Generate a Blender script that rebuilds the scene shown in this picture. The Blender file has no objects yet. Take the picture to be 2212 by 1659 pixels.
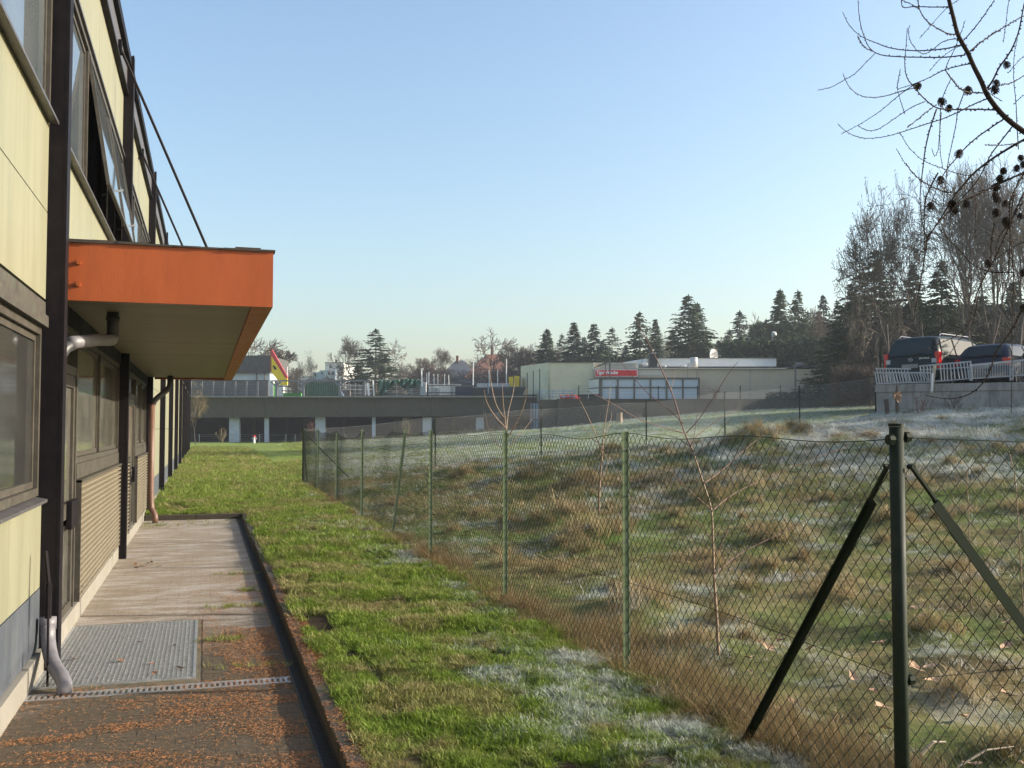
import bpy, bmesh, math, random
import numpy as np
from mathutils import Vector, Matrix, Euler

random.seed(7)
rng = np.random.default_rng(7)
R = math.radians
sc = bpy.context.scene
COL = sc.collection

# ------------------------------------------------------------------ camera
EYE = 1.55
YAW = R(17.1)
PITCH = R(2.54)
cam_d = bpy.data.cameras.new('camera')
cam = bpy.data.objects.new('camera', cam_d)
COL.objects.link(cam)
cam_d.sensor_width = 36
cam_d.lens = 35
cam_d.clip_start = 0.05
cam_d.clip_end = 5000
cam.location = (0, 0, EYE)
cam.rotation_euler = (R(90) + PITCH, 0, -YAW)
sc.camera = cam

# ------------------------------------------------------------------ sky, sun, exposure
SUN_EL, SUN_AZ = R(20.0), R(103.0)          # azimuth clockwise from +Y
world = bpy.data.worlds.new('World')
sc.world = world
world.use_nodes = True
wn = world.node_tree
for n in list(wn.nodes):
    wn.nodes.remove(n)
sky = wn.nodes.new('ShaderNodeTexSky')
sky.sky_type = 'NISHITA'
sky.sun_disc = False
sky.sun_elevation = SUN_EL
sky.sun_rotation = SUN_AZ
sky.altitude = 1500
sky.air_density = 1.5
sky.dust_density = 9.0
sky.ozone_density = 2.5
bg = wn.nodes.new('ShaderNodeBackground')
bg.inputs[1].default_value = 0.15
wo = wn.nodes.new('ShaderNodeOutputWorld')
wn.links.new(sky.outputs[0], bg.inputs[0])
wn.links.new(bg.outputs[0], wo.inputs[0])
sun_d = bpy.data.lights.new('sun', 'SUN')
sun_d.energy = 4.7
sun_d.angle = R(0.55)
sun_d.color = (1.0, 0.90, 0.74)
sun = bpy.data.objects.new('sun', sun_d)
COL.objects.link(sun)
S = Vector((math.sin(SUN_AZ) * math.cos(SUN_EL), math.cos(SUN_AZ) * math.cos(SUN_EL), math.sin(SUN_EL)))
sun.rotation_euler = S.to_track_quat('Z', 'Y').to_euler()
sun.location = (30, -8, 30)
sc.view_settings.view_transform = 'Standard'
sc.view_settings.look = 'None'
sc.view_settings.exposure = 0.92
sc.view_settings.gamma = 1.0
sc.view_settings.use_curve_mapping = False
sc.cycles.max_bounces = 6
sc.cycles.transparent_max_bounces = 8

# ------------------------------------------------------------------ geometry helpers
FX = 2150.5
c_, s_ = math.cos(YAW), math.sin(YAW)
RV = Vector((c_, -s_, 0.0))
FH = Vector((s_, c_, 0.0))
FV = Vector((s_ * math.cos(PITCH), c_ * math.cos(PITCH), math.sin(PITCH)))
UV = RV.cross(FV)

def P(x, y, d):
    """place of a point of the photograph (2212 x 1659 measure) that stands d metres ahead"""
    r = FV + RV * ((x - 1106) / FX) - UV * ((y - 829.5) / FX)
    return Vector((0, 0, EYE)) + r * (d / r.dot(FH))

def PG(sx, sy, d):
    return P(sx / 1.5624, sy / 1.5624, d)

ORG = {}

def setp(o, label=None, cat=None, group=None, kind=None):
    if label: o['label'] = label
    if cat: o['category'] = cat
    if group: o['group'] = group
    if kind: o['kind'] = kind
    return o

def thing(name, label, cat, loc, rz=0.0, group=None):
    o = bpy.data.objects.new(name, None)
    COL.objects.link(o)
    o.empty_display_size = 0.2
    o.location = loc
    o.rotation_euler = (0, 0, rz)
    ORG[o.name] = Matrix.Translation(Vector(loc)) @ Matrix.Rotation(rz, 4, 'Z')
    return setp(o, label, cat, group)

def link_mesh(me, name, parent=None, **kw):
    o = bpy.data.objects.new(name, me)
    COL.objects.link(o)
    if parent is not None:
        o.parent = parent
        ORG[o.name] = ORG[parent.name]
    else:
        ORG[o.name] = Matrix.Identity(4)
    return setp(o, **kw)

def piece(name, me, parent, loc=(0, 0, 0), rot=(0, 0, 0), scale=(1, 1, 1), **kw):
    o = bpy.data.objects.new(name, me)
    COL.objects.link(o)
    o.parent = parent
    o.location = loc
    o.rotation_euler = rot
    o.scale = scale
    ORG[o.name] = ORG[parent.name] @ Matrix.Translation(Vector(loc)) @ Euler(rot).to_matrix().to_4x4()
    return setp(o, **kw)

def mesh_np(name, V, F, mat=None, smooth=False):
    V = np.asarray(V, dtype=np.float32); F = np.asarray(F, dtype=np.int32)
    me = bpy.data.meshes.new(name)
    me.vertices.add(len(V)); me.vertices.foreach_set('co', V.ravel())
    n, k = F.shape
    me.loops.add(n * k); me.loops.foreach_set('vertex_index', F.ravel())
    me.polygons.add(n)
    me.polygons.foreach_set('loop_start', np.arange(0, n * k, k, dtype=np.int32))
    me.polygons.foreach_set('loop_total', np.full(n, k, dtype=np.int32))
    me.polygons.foreach_set('use_smooth', np.full(n, bool(smooth)))
    me.update(calc_edges=True)
    me.validate()
    if mat: me.materials.append(mat)
    return me

class MB:
    def __init__(s):
        s.v = []; s.f = []
    def add(s, vs, fs):
        b = len(s.v)
        s.v += [tuple(v) for v in vs]
        s.f += [tuple(i + b for i in f) for f in fs]
        return s
    def box(s, x0, x1, y0, y1, z0, z1):
        return s.add([(x0,y0,z0),(x1,y0,z0),(x1,y1,z0),(x0,y1,z0),(x0,y0,z1),(x1,y0,z1),(x1,y1,z1),(x0,y1,z1)],
              [(0,3,2,1),(4,5,6,7),(0,1,5,4),(1,2,6,5),(2,3,7,6),(3,0,4,7)])
    def obox(s, c, ax, ay, az):
        """box by centre and three half-axis vectors"""
        c, ax, ay, az = map(Vector, (c, ax, ay, az))
        vs = [c + ax*i + ay*j + az*k for k in (-1,1) for (i,j) in ((-1,-1),(1,-1),(1,1),(-1,1))]
        return s.add(vs, [(0,3,2,1),(4,5,6,7),(0,1,5,4),(1,2,6,5),(2,3,7,6),(3,0,4,7)])
    def bar(s, a, b, w, h, up=(0,0,1)):
        a, b = Vector(a), Vector(b); d = (b - a); L = d.length
        if L < 1e-6: return s
        d /= L; up = Vector(up)
        if abs(d.dot(up)) > .98: up = Vector((1,0,0))
        x = d.cross(up).normalized(); y = x.cross(d)
        return s.obox((a + b) / 2, x * w / 2, y * h / 2, d * L / 2)
    def tube(s, pts, rad, n=6, cap=True):
        pts = [Vector(p) for p in pts]
        rads = rad if isinstance(rad, (list, tuple)) else [rad] * len(pts)
        b = len(s.v); prev = None
        for i, p in enumerate(pts):
            d = (pts[min(i+1, len(pts)-1)] - pts[max(i-1, 0)])
            d = d.normalized() if d.length > 1e-9 else Vector((0,0,1))
            if prev is None:
                u = d.cross(Vector((0,0,1)))
                if u.length < .1: u = d.cross(Vector((1,0,0)))
            else:
                u = prev - d * prev.dot(d)
            u.normalize(); prev = u; w = d.cross(u)
            for k in range(n):
                a = 2 * math.pi * k / n
                s.v.append(tuple(p + (u * math.cos(a) + w * math.sin(a)) * rads[i]))
        for i in range(len(pts) - 1):
            for k in range(n):
                k2 = (k + 1) % n
                s.f.append((b+i*n+k, b+i*n+k2, b+(i+1)*n+k2, b+(i+1)*n+k))
        if cap:
            s.f.append(tuple(b + k for k in reversed(range(n))))
            s.f.append(tuple(b + (len(pts)-1)*n + k for k in range(n)))
        return s
    def cyl(s, c, r, h, n=12, r2=None, axis=(0,0,1)):
        a = Vector(axis).normalized()
        return s.tube([Vector(c), Vector(c) + a * h], [r, r if r2 is None else r2], n)
    def quad(s, a, b, c, d):
        return s.add([a, b, c, d], [(0,1,2,3)])
    def poly(s, pts, nvec, t):
        """flat outline with thickness t along nvec"""
        n = len(pts); nv = Vector(nvec) * t
        vs = [Vector(p) for p in pts] + [Vector(p) + nv for p in pts]
        fs = [tuple(range(n)), tuple(reversed(range(n, 2*n)))] + [(i, i+n, (i+1) % n + n, (i+1) % n) for i in range(n)]
        return s.add(vs, fs)
    def mesh(s, name, mat, M=None, smooth=False, recalc=False):
        me = bpy.data.meshes.new(name)
        vs = s.v if M is None else [tuple(M @ Vector(v)) for v in s.v]
        me.from_pydata(vs, [], s.f)
        if smooth:
            me.polygons.foreach_set('use_smooth', [True] * len(me.polygons))
        if recalc:
            bm = bmesh.new(); bm.from_mesh(me); bmesh.ops.recalc_face_normals(bm, faces=bm.faces); bm.to_mesh(me); bm.free()
        me.update()
        if mat: me.materials.append(mat)
        return me
    def build(s, name, mat, parent=None, bevel=0, smooth=False, recalc=False, local=False, **kw):
        M = None
        if parent is not None and not local:
            M = ORG[parent.name].inverted()
        me = s.mesh(name, mat, M, smooth, recalc)
        if bevel:
            bm = bmesh.new(); bm.from_mesh(me)
            bmesh.ops.bevel(bm, geom=list(bm.edges), offset=bevel, segments=1, affect='EDGES', clamp_overlap=True)
            bm.to_mesh(me); bm.free()
        return link_mesh(me, name, parent, **kw)

def single(mb, name, mat, label, cat, base, group=None, **kw):
    """a thing that is one mesh, its origin at its base"""
    M = Matrix.Translation(Vector(base)).inverted()
    me = mb.mesh(name, mat, M, kw.pop('smooth', False), kw.pop('recalc', False))
    o = bpy.data.objects.new(name, me); COL.objects.link(o); o.location = base
    ORG[o.name] = Matrix.Translation(Vector(base))
    return setp(o, label, cat, group)

# ------------------------------------------------------------------ noise in numpy
def _h(ix, iy, seed):
    v = np.sin(ix * 127.1 + iy * 311.7 + seed * 74.7) * 43758.5453
    return v - np.floor(v)
def vnoise(x, y, seed=0):
    x = np.asarray(x, float); y = np.asarray(y, float)
    ix, iy = np.floor(x), np.floor(y); fx, fy = x - ix, y - iy
    fx = fx*fx*(3-2*fx); fy = fy*fy*(3-2*fy)
    return ((_h(ix,iy,seed)*(1-fx)+_h(ix+1,iy,seed)*fx)*(1-fy) + (_h(ix,iy+1,seed)*(1-fx)+_h(ix+1,iy+1,seed)*fx)*fy)
def fbm(x, y, seed=0, o=4):
    t = 0; a = .5; n = 0
    for i in range(o):
        t = t + a * vnoise(x * 2**i + 17.3*i, y * 2**i - 9.1*i, seed + i); n += a; a *= .5
    return t / n
def sstep(a, b, x):
    t = np.clip((np.asarray(x, float) - a) / (b - a), 0, 1)
    return t * t * (3 - 2 * t)

# ------------------------------------------------------------------ materials
def nt(mat):
    mat.use_nodes = True
    t = mat.node_tree
    for n in list(t.nodes): t.nodes.remove(n)
    o = t.nodes.new('ShaderNodeOutputMaterial')
    p = t.nodes.new('ShaderNodeBsdfPrincipled')
    t.links.new(p.outputs[0], o.inputs[0])
    return t, p

def noise(t, scale, detail=4, rough=.6, coord='Object', vec=None, stretch=None):
    n = t.nodes.new('ShaderNodeTexNoise')
    n.inputs['Scale'].default_value = scale
    n.inputs['Detail'].default_value = detail
    n.inputs['Roughness'].default_value = rough
    if vec is None:
        if coord == 'World':
            g = t.nodes.new('ShaderNodeNewGeometry'); vec = g.outputs['Position']
        else:
            g = t.nodes.new('ShaderNodeTexCoord'); vec = g.outputs[coord]
    if stretch:
        m = t.nodes.new('ShaderNodeMapping'); m.inputs['Scale'].default_value = stretch
        t.links.new(vec, m.inputs[0]); vec = m.outputs[0]
    t.links.new(vec, n.inputs['Vector'])
    return n

def ramp(t, fac, stops):
    r = t.nodes.new('ShaderNodeValToRGB')
    el = r.color_ramp.elements
    while len(el) < len(stops): el.new(.5)
    for e, (p, c) in zip(el, stops):
        e.position = p; e.color = (*c, 1) if len(c) == 3 else c
    t.links.new(fac, r.inputs[0])
    return r

def mixc(t, fac, a, b, mode='MIX'):
    m = t.nodes.new('ShaderNodeMix'); m.data_type = 'RGBA'; m.blend_type = mode
    for sock, v in ((m.inputs[0], fac), (m.inputs[6], a), (m.inputs[7], b)):
        if hasattr(v, 'links'): t.links.new(v, sock)
        elif isinstance(v, (int, float)): sock.default_value = v
        else: sock.default_value = (*v, 1)
    return m.outputs[2]

def mth(t, op, a, b=None, c=None, clamp=False):
    m = t.nodes.new('ShaderNodeMath'); m.operation = op; m.use_clamp = clamp
    for i, v in enumerate((a, b, c)):
        if v is None: continue
        if hasattr(v, 'links'): t.links.new(v, m.inputs[i])
        else: m.inputs[i].default_value = v
    return m.outputs[0]

def bump(t, p, height, strength=.3, dist=.01):
    b = t.nodes.new('ShaderNodeBump')
    b.inputs['Strength'].default_value = strength
    b.inputs['Distance'].default_value = dist
    t.links.new(height, b.inputs['Height'])
    t.links.new(b.outputs[0], p.inputs['Normal'])

def mat(name, col, rough=.7, metal=0.0, var=.15, scale=3.0, bmp=0.0, bscale=40.0, spec=None, dirt=None, dirt_amt=0.0, stretch=None, coat=0, coord='Object', perobj=0.0):
    m = bpy.data.materials.new(name)
    t, p = nt(m)
    n = noise(t, scale, 5, .6, coord, stretch=stretch)
    lo = tuple(max(0, c * (1 - var)) for c in col); hi = tuple(min(1, c * (1 + var)) for c in col)
    out = ramp(t, n.outputs[0], [(.3, lo), (.7, hi)]).outputs[0]
    if dirt:
        n2 = noise(t, scale * 2.7, 6, .7, coord, stretch=stretch)
        k = ramp(t, n2.outputs[0], [(.45, (0,0,0)), (.75, (dirt_amt,)*3)]).outputs[0]
        out = mixc(t, k, out, dirt)
    if perobj:
        oi = t.nodes.new('ShaderNodeObjectInfo')
        k = mth(t, 'MULTIPLY_ADD', oi.outputs['Random'], 2 * perobj, 1 - perobj)
        cc = t.nodes.new('ShaderNodeCombineColor')
        for i in range(3): t.links.new(k, cc.inputs[i])
        out = mixc(t, 1.0, out, cc.outputs[0], 'MULTIPLY')
    t.links.new(out, p.inputs['Base Color'])
    r = ramp(t, n.outputs[0], [(.3, (max(0,rough-.08),)*3), (.7, (min(1,rough+.08),)*3)])
    t.links.new(r.outputs[0], p.inputs['Roughness'])
    p.inputs['Metallic'].default_value = metal
    if spec is not None: p.inputs['Specular IOR Level'].default_value = spec
    if coat: p.inputs['Coat Weight'].default_value = coat
    if bmp:
        nb = noise(t, bscale, 4, .6, coord, stretch=stretch)
        bump(t, p, nb.outputs[0], bmp, .004)
    return m

# ------------------------------------------------------------------ terrain
XF, YP1 = -1.05, 18.75          # facade plane; end of the pavement
CP = [(2.6,0,0),(2.6,10,0),(2.6,18,0),(2.6,28,0),(2.6,45,0),(2.6,80,.02),(-3,0,0),(-3,30,0),(-3,60,0),(-20,60,0),(-20,110,0),(-80,60,0),(-80,130,0),(-20,0,0),
      (5,3,0),(5,10,.08),(6,18,.2),(8,8,.15),(12,12,.65),(16,16,1.3),(11.3,19.5,1.2),(9.4,20.5,.75),(14,18.5,1.5),(6.3,28,.43),(9.5,28,.72),(12.9,28,.9),(15.6,28,1.15),(18.3,28,1.5),
      (19.4,25.4,2.02),(22.4,22.9,2.16),(21,21,2.05),(26,18,2.3),(20,10,1.6),(30,5,2.4),(40,20,2.6),(20,0,1.2)]
for a in ((1890,1450,100),(2098,1418,99),(2447,1391,97),(2900,1375,95),(1620,1460,106),(1440,1480,108),(1000,1492,110),(700,1493,110)):
    q = PG(*a); CP.append((q.x, q.y, q.z))
CP = np.array(CP)
_d = np.hypot(CP[:,None,0]-CP[None,:,0], CP[:,None,1]-CP[None,:,1])
_n = len(CP)
_A = np.zeros((_n+1,_n+1)); _A[:_n,:_n] = -np.sqrt(_d**2+.3); _A[:_n,_n] = 1; _A[_n,:_n] = 1
_w = np.linalg.solve(_A + np.diag([1e-6]*_n+[0]), np.append(CP[:,2], 0))
TUSS = []
_r = random.Random(3)
for i in range(120):
    d = _r.uniform(5.5, 27); th = _r.uniform(8, 46)
    x, y = d * math.sin(R(th)), d * math.cos(R(th))
    if x > 3.2 and y < 27.4: TUSS.append((x, y, _r.uniform(.08, .20), _r.uniform(.03, .09)))
for (sx, sy, d, r, h) in ((2500,1478,21.5,.4,.26),(2590,1475,21.5,.5,.3),(2690,1462,22,.35,.3),(2640,1563,12,.4,.2),(2060,1495,27,.4,.2),(1560,1470,24,.3,.2),(1980,1555,20,.5,.2),(1810,1570,22,.45,.22),(1900,1620,15,.5,.22),(2020,1640,13,.5,.22),(2410,1560,16,.4,.2),(2160,1870,8.5,.35,.14),(2480,1560,17,.5,.22),(3000,1570,13,.3,.2)):
    q = PG(sx, sy, d); TUSS.append((q.x, q.y, r, h))
def H0(x, y):
    x = np.atleast_1d(np.asarray(x, float)); y = np.atleast_1d(np.asarray(y, float))
    shp = x.shape; xf, yf = x.ravel(), y.ravel()
    z = np.empty(len(xf))
    for k in range(0, len(xf), 20000):
        dd = np.hypot(xf[k:k+20000,None]-CP[None,:,0], yf[k:k+20000,None]-CP[None,:,1])
        z[k:k+20000] = -np.sqrt(dd**2+.3) @ _w[:_n] + _w[_n]
    flat = sstep(2.2, 3.4, xf)
    z = np.where(xf < 3.4, z * flat, z)
    z = np.clip(z, -.05, 4.2)
    return z.reshape(shp)
def H(x, y, micro=True):
    x = np.atleast_1d(np.asarray(x, float)); y = np.atleast_1d(np.asarray(y, float))
    z = H0(x, y)
    if micro:
        m = sstep(2.7, 3.6, x) * (1 - sstep(26, 30, y) * .7)
        z = z + m * ((fbm(x*.9, y*.9, 5) - .5) * .18 + (fbm(x*3, y*3, 9, 3) - .5) * .09)
        l = (1 - sstep(2.4, 2.9, x)) * sstep(.73, .95, x) * (1 - sstep(25, 45, y))
        z = z + l * (((fbm(x*2.2, y*2.2, 15, 4) - .5) * .10 + (fbm(x*9, y*9, 16, 2) - .5) * .03))
        for (tx, ty, tr, th) in TUSS:
            q = (x-tx)**2 + (y-ty)**2
            z = z + np.where(q < 9*tr*tr, th * np.exp(-q / (tr*tr)), 0)
    return z
def h1(x, y): return float(H(x, y)[0])

def frost_p(x, y):
    x = np.asarray(x, float); y = np.asarray(y, float)
    big = fbm(x*.8, y*.8, 31); mid = fbm(x*3, y*3, 33, 4)
    lawn = sstep(1.6, 2.35, x) * sstep(24, 12, y) * .25 + sstep(6.5, 4.6, y) * sstep(1.1, 1.8, x) * .30 + sstep(1.0, 1.8, x)*.10
    lawn = lawn * sstep(30, 18, y)
    hz = H0(x, y)
    mead = .30 + .44 * sstep(.4, 1.5, hz) + .10 * sstep(5, 14, x)
    far = .72 + 0 * x
    pr = np.where(x < 2.6, lawn, mead * (1 - sstep(25, 30, y)) + far * sstep(25, 30, y))
    az = x / np.maximum(y, 1)
    pr = np.where(y > 28.3, np.where(x < 2.6, 0, pr) * 0 + .72 * sstep(.088, .11, az) + .12 * sstep(70, 105, y), pr)
    return np.clip(pr + (big - .5) * 1.0 * (pr > .03) + (mid - .5) * 1.5 * (pr > .03), 0, 1)
def soil_p(x, y):
    x = np.asarray(x, float); y = np.asarray(y, float)
    a = sstep(.60, .66, fbm(x*4, y*2.2, 71)) * (x < 1.0)
    b = sstep(.06, .03, np.abs(x - .93 - .12*np.sin(y*1.3))) * (y > 5.4) * (y < 10.5) * (vnoise(x*6, y*3, 4) > .35)
    c = sstep(.72, .76, fbm(x*3.1, y*2.6, 75)) * (x < 2.6) * (y < 16)
    d = sstep(.62, .70, fbm(x*2.1, y*2.1, 78)) * (x > 2.6) * .7
    return np.clip(np.maximum(np.maximum(a, b), np.maximum(c, d)) * (y < 28), 0, 1)
def dry_p(x, y):
    x = np.asarray(x, float); y = np.asarray(y, float)
    big = fbm(x*.6, y*.6, 51); mid = fbm(x*2.5, y*2.5, 53, 4)
    lawn = .08 + .50 * sstep(.5, .70, mid) + .25 * sstep(.55, .7, fbm(x*9, y*9, 57, 2)) + .30 * sstep(6.5, 4.5, y) * sstep(.45, .65, big)
    lawn = lawn + .12 * sstep(10, 50, y) + .10 * np.sin((x*.8 + y*.35) * 2 * math.pi / 3.6) * sstep(30, 50, y)
    m = .40 + (big - .5) * 1.3 + (mid - .5) * 1.4 + .15 * sstep(1, 2, H0(x, y))
    for (tx, ty, tr, th) in TUSS:
        q = (x-tx)**2 + (y-ty)**2
        m = m + .35 * np.exp(-q / (tr*tr))
    m = m - .45 * sstep(28, 31, y)
    return np.clip(np.where((x < 2.6) | (y > 28.3), lawn, m), 0, 1)

def ground_material():
    m = bpy.data.materials.new('turf_soil'); t, p = nt(m)
    a = t.nodes.new('ShaderNodeAttribute'); a.attribute_name = 'frost'
    b = t.nodes.new('ShaderNodeAttribute'); b.attribute_name = 'dry'
    n1 = noise(t, 9, 6, .7, 'World'); n2 = noise(t, 60, 4, .7, 'World'); n3 = noise(t, 1.3, 4, .6, 'World')
    green = ramp(t, n1.outputs[0], [(.25, (.055,.09,.018)), (.5, (.10,.155,.03)), (.75, (.17,.20,.05))]).outputs[0]
    dryc = ramp(t, n1.outputs[0], [(.25, (.10,.075,.035)), (.5, (.22,.17,.08)), (.75, (.34,.27,.14))]).outputs[0]
    c = mixc(t, mth(t, 'MULTIPLY_ADD', b.outputs['Fac'], 1.0, 0.0, True), green, dryc)
    sp_ = t.nodes.new('ShaderNodeSeparateXYZ'); gg = t.nodes.new('ShaderNodeNewGeometry'); t.links.new(gg.outputs['Position'], sp_.inputs[0])
    kf = mth(t, 'MULTIPLY_ADD', sp_.outputs['Y'], .06, -1.4, True)
    st_ = mth(t, 'SINE', mth(t, 'ADD', mth(t, 'MULTIPLY', sp_.outputs['X'], 1.5), mth(t, 'MULTIPLY', sp_.outputs['Y'], .6)))
    mown = mixc(t, mth(t, 'MULTIPLY_ADD', st_, .4, .5), (.17,.235,.035), (.26,.30,.07))
    c = mixc(t, kf, c, mixc(t, mth(t, 'MULTIPLY_ADD', n1.outputs[0], .6, -.1, True), mown, green))
    so = t.nodes.new('ShaderNodeAttribute'); so.attribute_name = 'soil'
    c = mixc(t, so.outputs['Fac'], c, (.045,.028,.018))
    fz = mth(t, 'ADD', a.outputs['Fac'], mth(t, 'MULTIPLY_ADD', n2.outputs[0], .9, -.45))
    fz = mth(t, 'ADD', fz, mth(t, 'MULTIPLY_ADD', n1.outputs[0], .6, -.30))
    k = ramp(t, fz, [(.58, (0,0,0)), (1.0, (.50,.50,.50))]).outputs[0]
    c = mixc(t, k, c, (.46,.50,.50))
    c = mixc(t, mth(t, 'MULTIPLY', n3.outputs[0], .25), c, (.03,.045,.012))
    t.links.new(c, p.inputs['Base Color']); p.inputs['Roughness'].default_value = .95
    p.inputs['Specular IOR Level'].default_value = .15
    bump(t, p, n2.outputs[0], .9, .02)
    return m
M_ground = ground_material()

def grid(name, xs, ys, hf):
    X, Y = np.meshgrid(np.array(xs), np.array(ys))
    Z = hf(X, Y)
    V = np.stack([X.ravel(), Y.ravel(), Z.ravel()], 1)
    nx, ny = len(xs), len(ys)
    i = (np.arange(ny-1)[:,None]*nx + np.arange(nx-1)[None,:]).ravel()
    F = np.stack([i, i+1, i+1+nx, i+nx], 1)
    me = mesh_np(name, V, F, M_ground, True)
    for nm, fn in (('frost', frost_p), ('dry', dry_p), ('soil', soil_p)):
        at = me.attributes.new(nm, 'FLOAT', 'POINT')
        at.data.foreach_set('value', fn(X.ravel(), Y.ravel()).astype(np.float32))
    return link_mesh(me, name, kind='structure')
def lawnH(x, y):
    z = H(x, y)
    z = np.where((x < .70) & (y < YP1 + .05), -.35, z)
    z = np.where((x < XF - .12) & (y < 67), -.35, z)
    return z
def steps(*seg):
    out = []
    for a, b, s in seg:
        n = max(1, int(round((b-a)/s))); out += [a + (b-a)*i/n for i in range(n)]
    return out + [seg[-1][1]]
ys = steps((-40,0,5),(0,3,.5),(3,14,.09),(14,YP1+.04,.16),(YP1+.04,YP1+.08,.04),(YP1+.08,32,.2),(32,60,.8),(60,130,2.5),(130,400,15),(400,2500,150))
grid('lawn', steps((-1500,-200,130),(-200,-20,12),(-20,-1.16,2),(-1.16,-1.1,.06),(-1.1,.68,.3),(.68,.72,.04),(.72,2.6,.09)), ys, lawnH)
ys2 = steps((-40,0,5),(0,3,.5),(3,14,.12),(14,32,.2),(32,60,.8),(60,130,2.5),(130,400,15),(400,2500,150))
grid('meadow', steps((2.6,9,.12),(9,22,.22),(22,45,1),(45,130,4),(130,300,15),(300,2500,140)), ys2, H)
# ------------------------------------------------------------------ materials of the built things
M_cream = mat('cream_panel', (.225,.220,.148), .55, var=.06, scale=1.6, dirt=(.14,.145,.09), dirt_amt=.6, bmp=.06, bscale=120, stretch=(2,2,.16), spec=.35)
M_bluegrey = mat('bluegrey_panel', (.062,.072,.088), .55, var=.10, scale=1.5, dirt=(.2,.2,.19), dirt_amt=.35, stretch=(1,1,.3))
M_plinth = mat('plinth_concrete', (.25,.23,.195), .85, var=.12, scale=3, dirt=(.22,.20,.15), dirt_amt=.6, bmp=.2)
M_dark = mat('dark_steel', (.007,.005,.007), .6, var=.2, scale=4, dirt=(.03,.025,.025), dirt_amt=.3, spec=.15)
M_frame = mat('bronze_frame', (.055,.048,.038), .5, var=.15, scale=5, dirt=(.13,.115,.095), dirt_amt=.5, spec=.4)
M_head = mat('weathered_head', (.05,.042,.035), .75, var=.2, scale=6, dirt=(.10,.12,.07), dirt_amt=.6)
M_sill = mat('sill_metal', (.06,.056,.06), .45, var=.15, scale=6, dirt=(.18,.17,.16), dirt_amt=.4)
M_fascia = mat('roof_fascia', (.075,.07,.075), .5, var=.12, scale=3)
M_louvre = mat('tan_louvre', (.19,.16,.112), .5, var=.08, scale=3, dirt=(.22,.19,.14), dirt_amt=.3)
M_orange = mat('orange_paint', (.35,.078,.018), .45, var=.07, scale=2.5, dirt=(.27,.055,.015), dirt_amt=.6, stretch=(2.5,2.5,.5), bmp=.25, bscale=55, spec=.45)
M_soffit = mat('soffit_board', (.22,.195,.12), .55, var=.08, scale=2, dirt=(.20,.18,.12), dirt_amt=.4, perobj=.10)
M_felt = mat('roof_felt', (.05,.04,.035), .9, var=.3, scale=12)
M_pipe = mat('grey_pipe', (.17,.16,.175), .5, var=.12, scale=8, dirt=(.12,.10,.09), dirt_amt=.5)
M_pipedark = mat('dark_pipe', (.05,.05,.055), .5, var=.2, scale=8)
M_rustpipe = mat('copper_brown_pipe', (.15,.08,.055), .5, var=.2, scale=8)
M_galv = mat('galvanised_steel', (.50,.51,.52), .42, .65, var=.2, scale=30, dirt=(.16,.13,.09), dirt_amt=.5)
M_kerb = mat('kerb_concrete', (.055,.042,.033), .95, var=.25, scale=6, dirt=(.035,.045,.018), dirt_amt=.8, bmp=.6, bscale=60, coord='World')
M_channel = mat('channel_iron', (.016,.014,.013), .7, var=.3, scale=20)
M_white = mat('white_paint', (.72,.72,.70), .5, var=.06, scale=3)
M_curtain = mat('net_curtain', (.42,.39,.33), .9, var=.15, scale=2, stretch=(6,6,.3))

def glass_material(name, tint, dusty=.12, rough=.04, film=(.35,.33,.27)):
    m = bpy.data.materials.new(name); t, p = nt(m)
    n = noise(t, 1.4, 5, .6); n2 = noise(t, 9, 5, .7)
    k = ramp(t, n.outputs[0], [(.35, (dusty*.5,)*3), (.7, (dusty*1.5,)*3)]).outputs[0]
    c = mixc(t, k, tint, film)
    t.links.new(c, p.inputs['Base Color'])
    t.links.new(ramp(t, n2.outputs[0], [(.3, (rough,)*3), (.8, (rough*2.2,)*3)]).outputs[0], p.inputs['Roughness'])
    p.inputs['IOR'].default_value = 1.6; p.inputs['Specular IOR Level'].default_value = .6
    return m
M_glass = glass_material('window_glass', (.018,.02,.022), .07)
M_glass_dusty = glass_material('dusty_window_glass', (.03,.03,.026), .28, .07)
M_glass_sky = glass_material('upper_window_glass', (.05,.07,.09), .15, .02)
M_glass_sky.node_tree.nodes['Principled BSDF'].inputs['IOR'].default_value = 2.0

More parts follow.
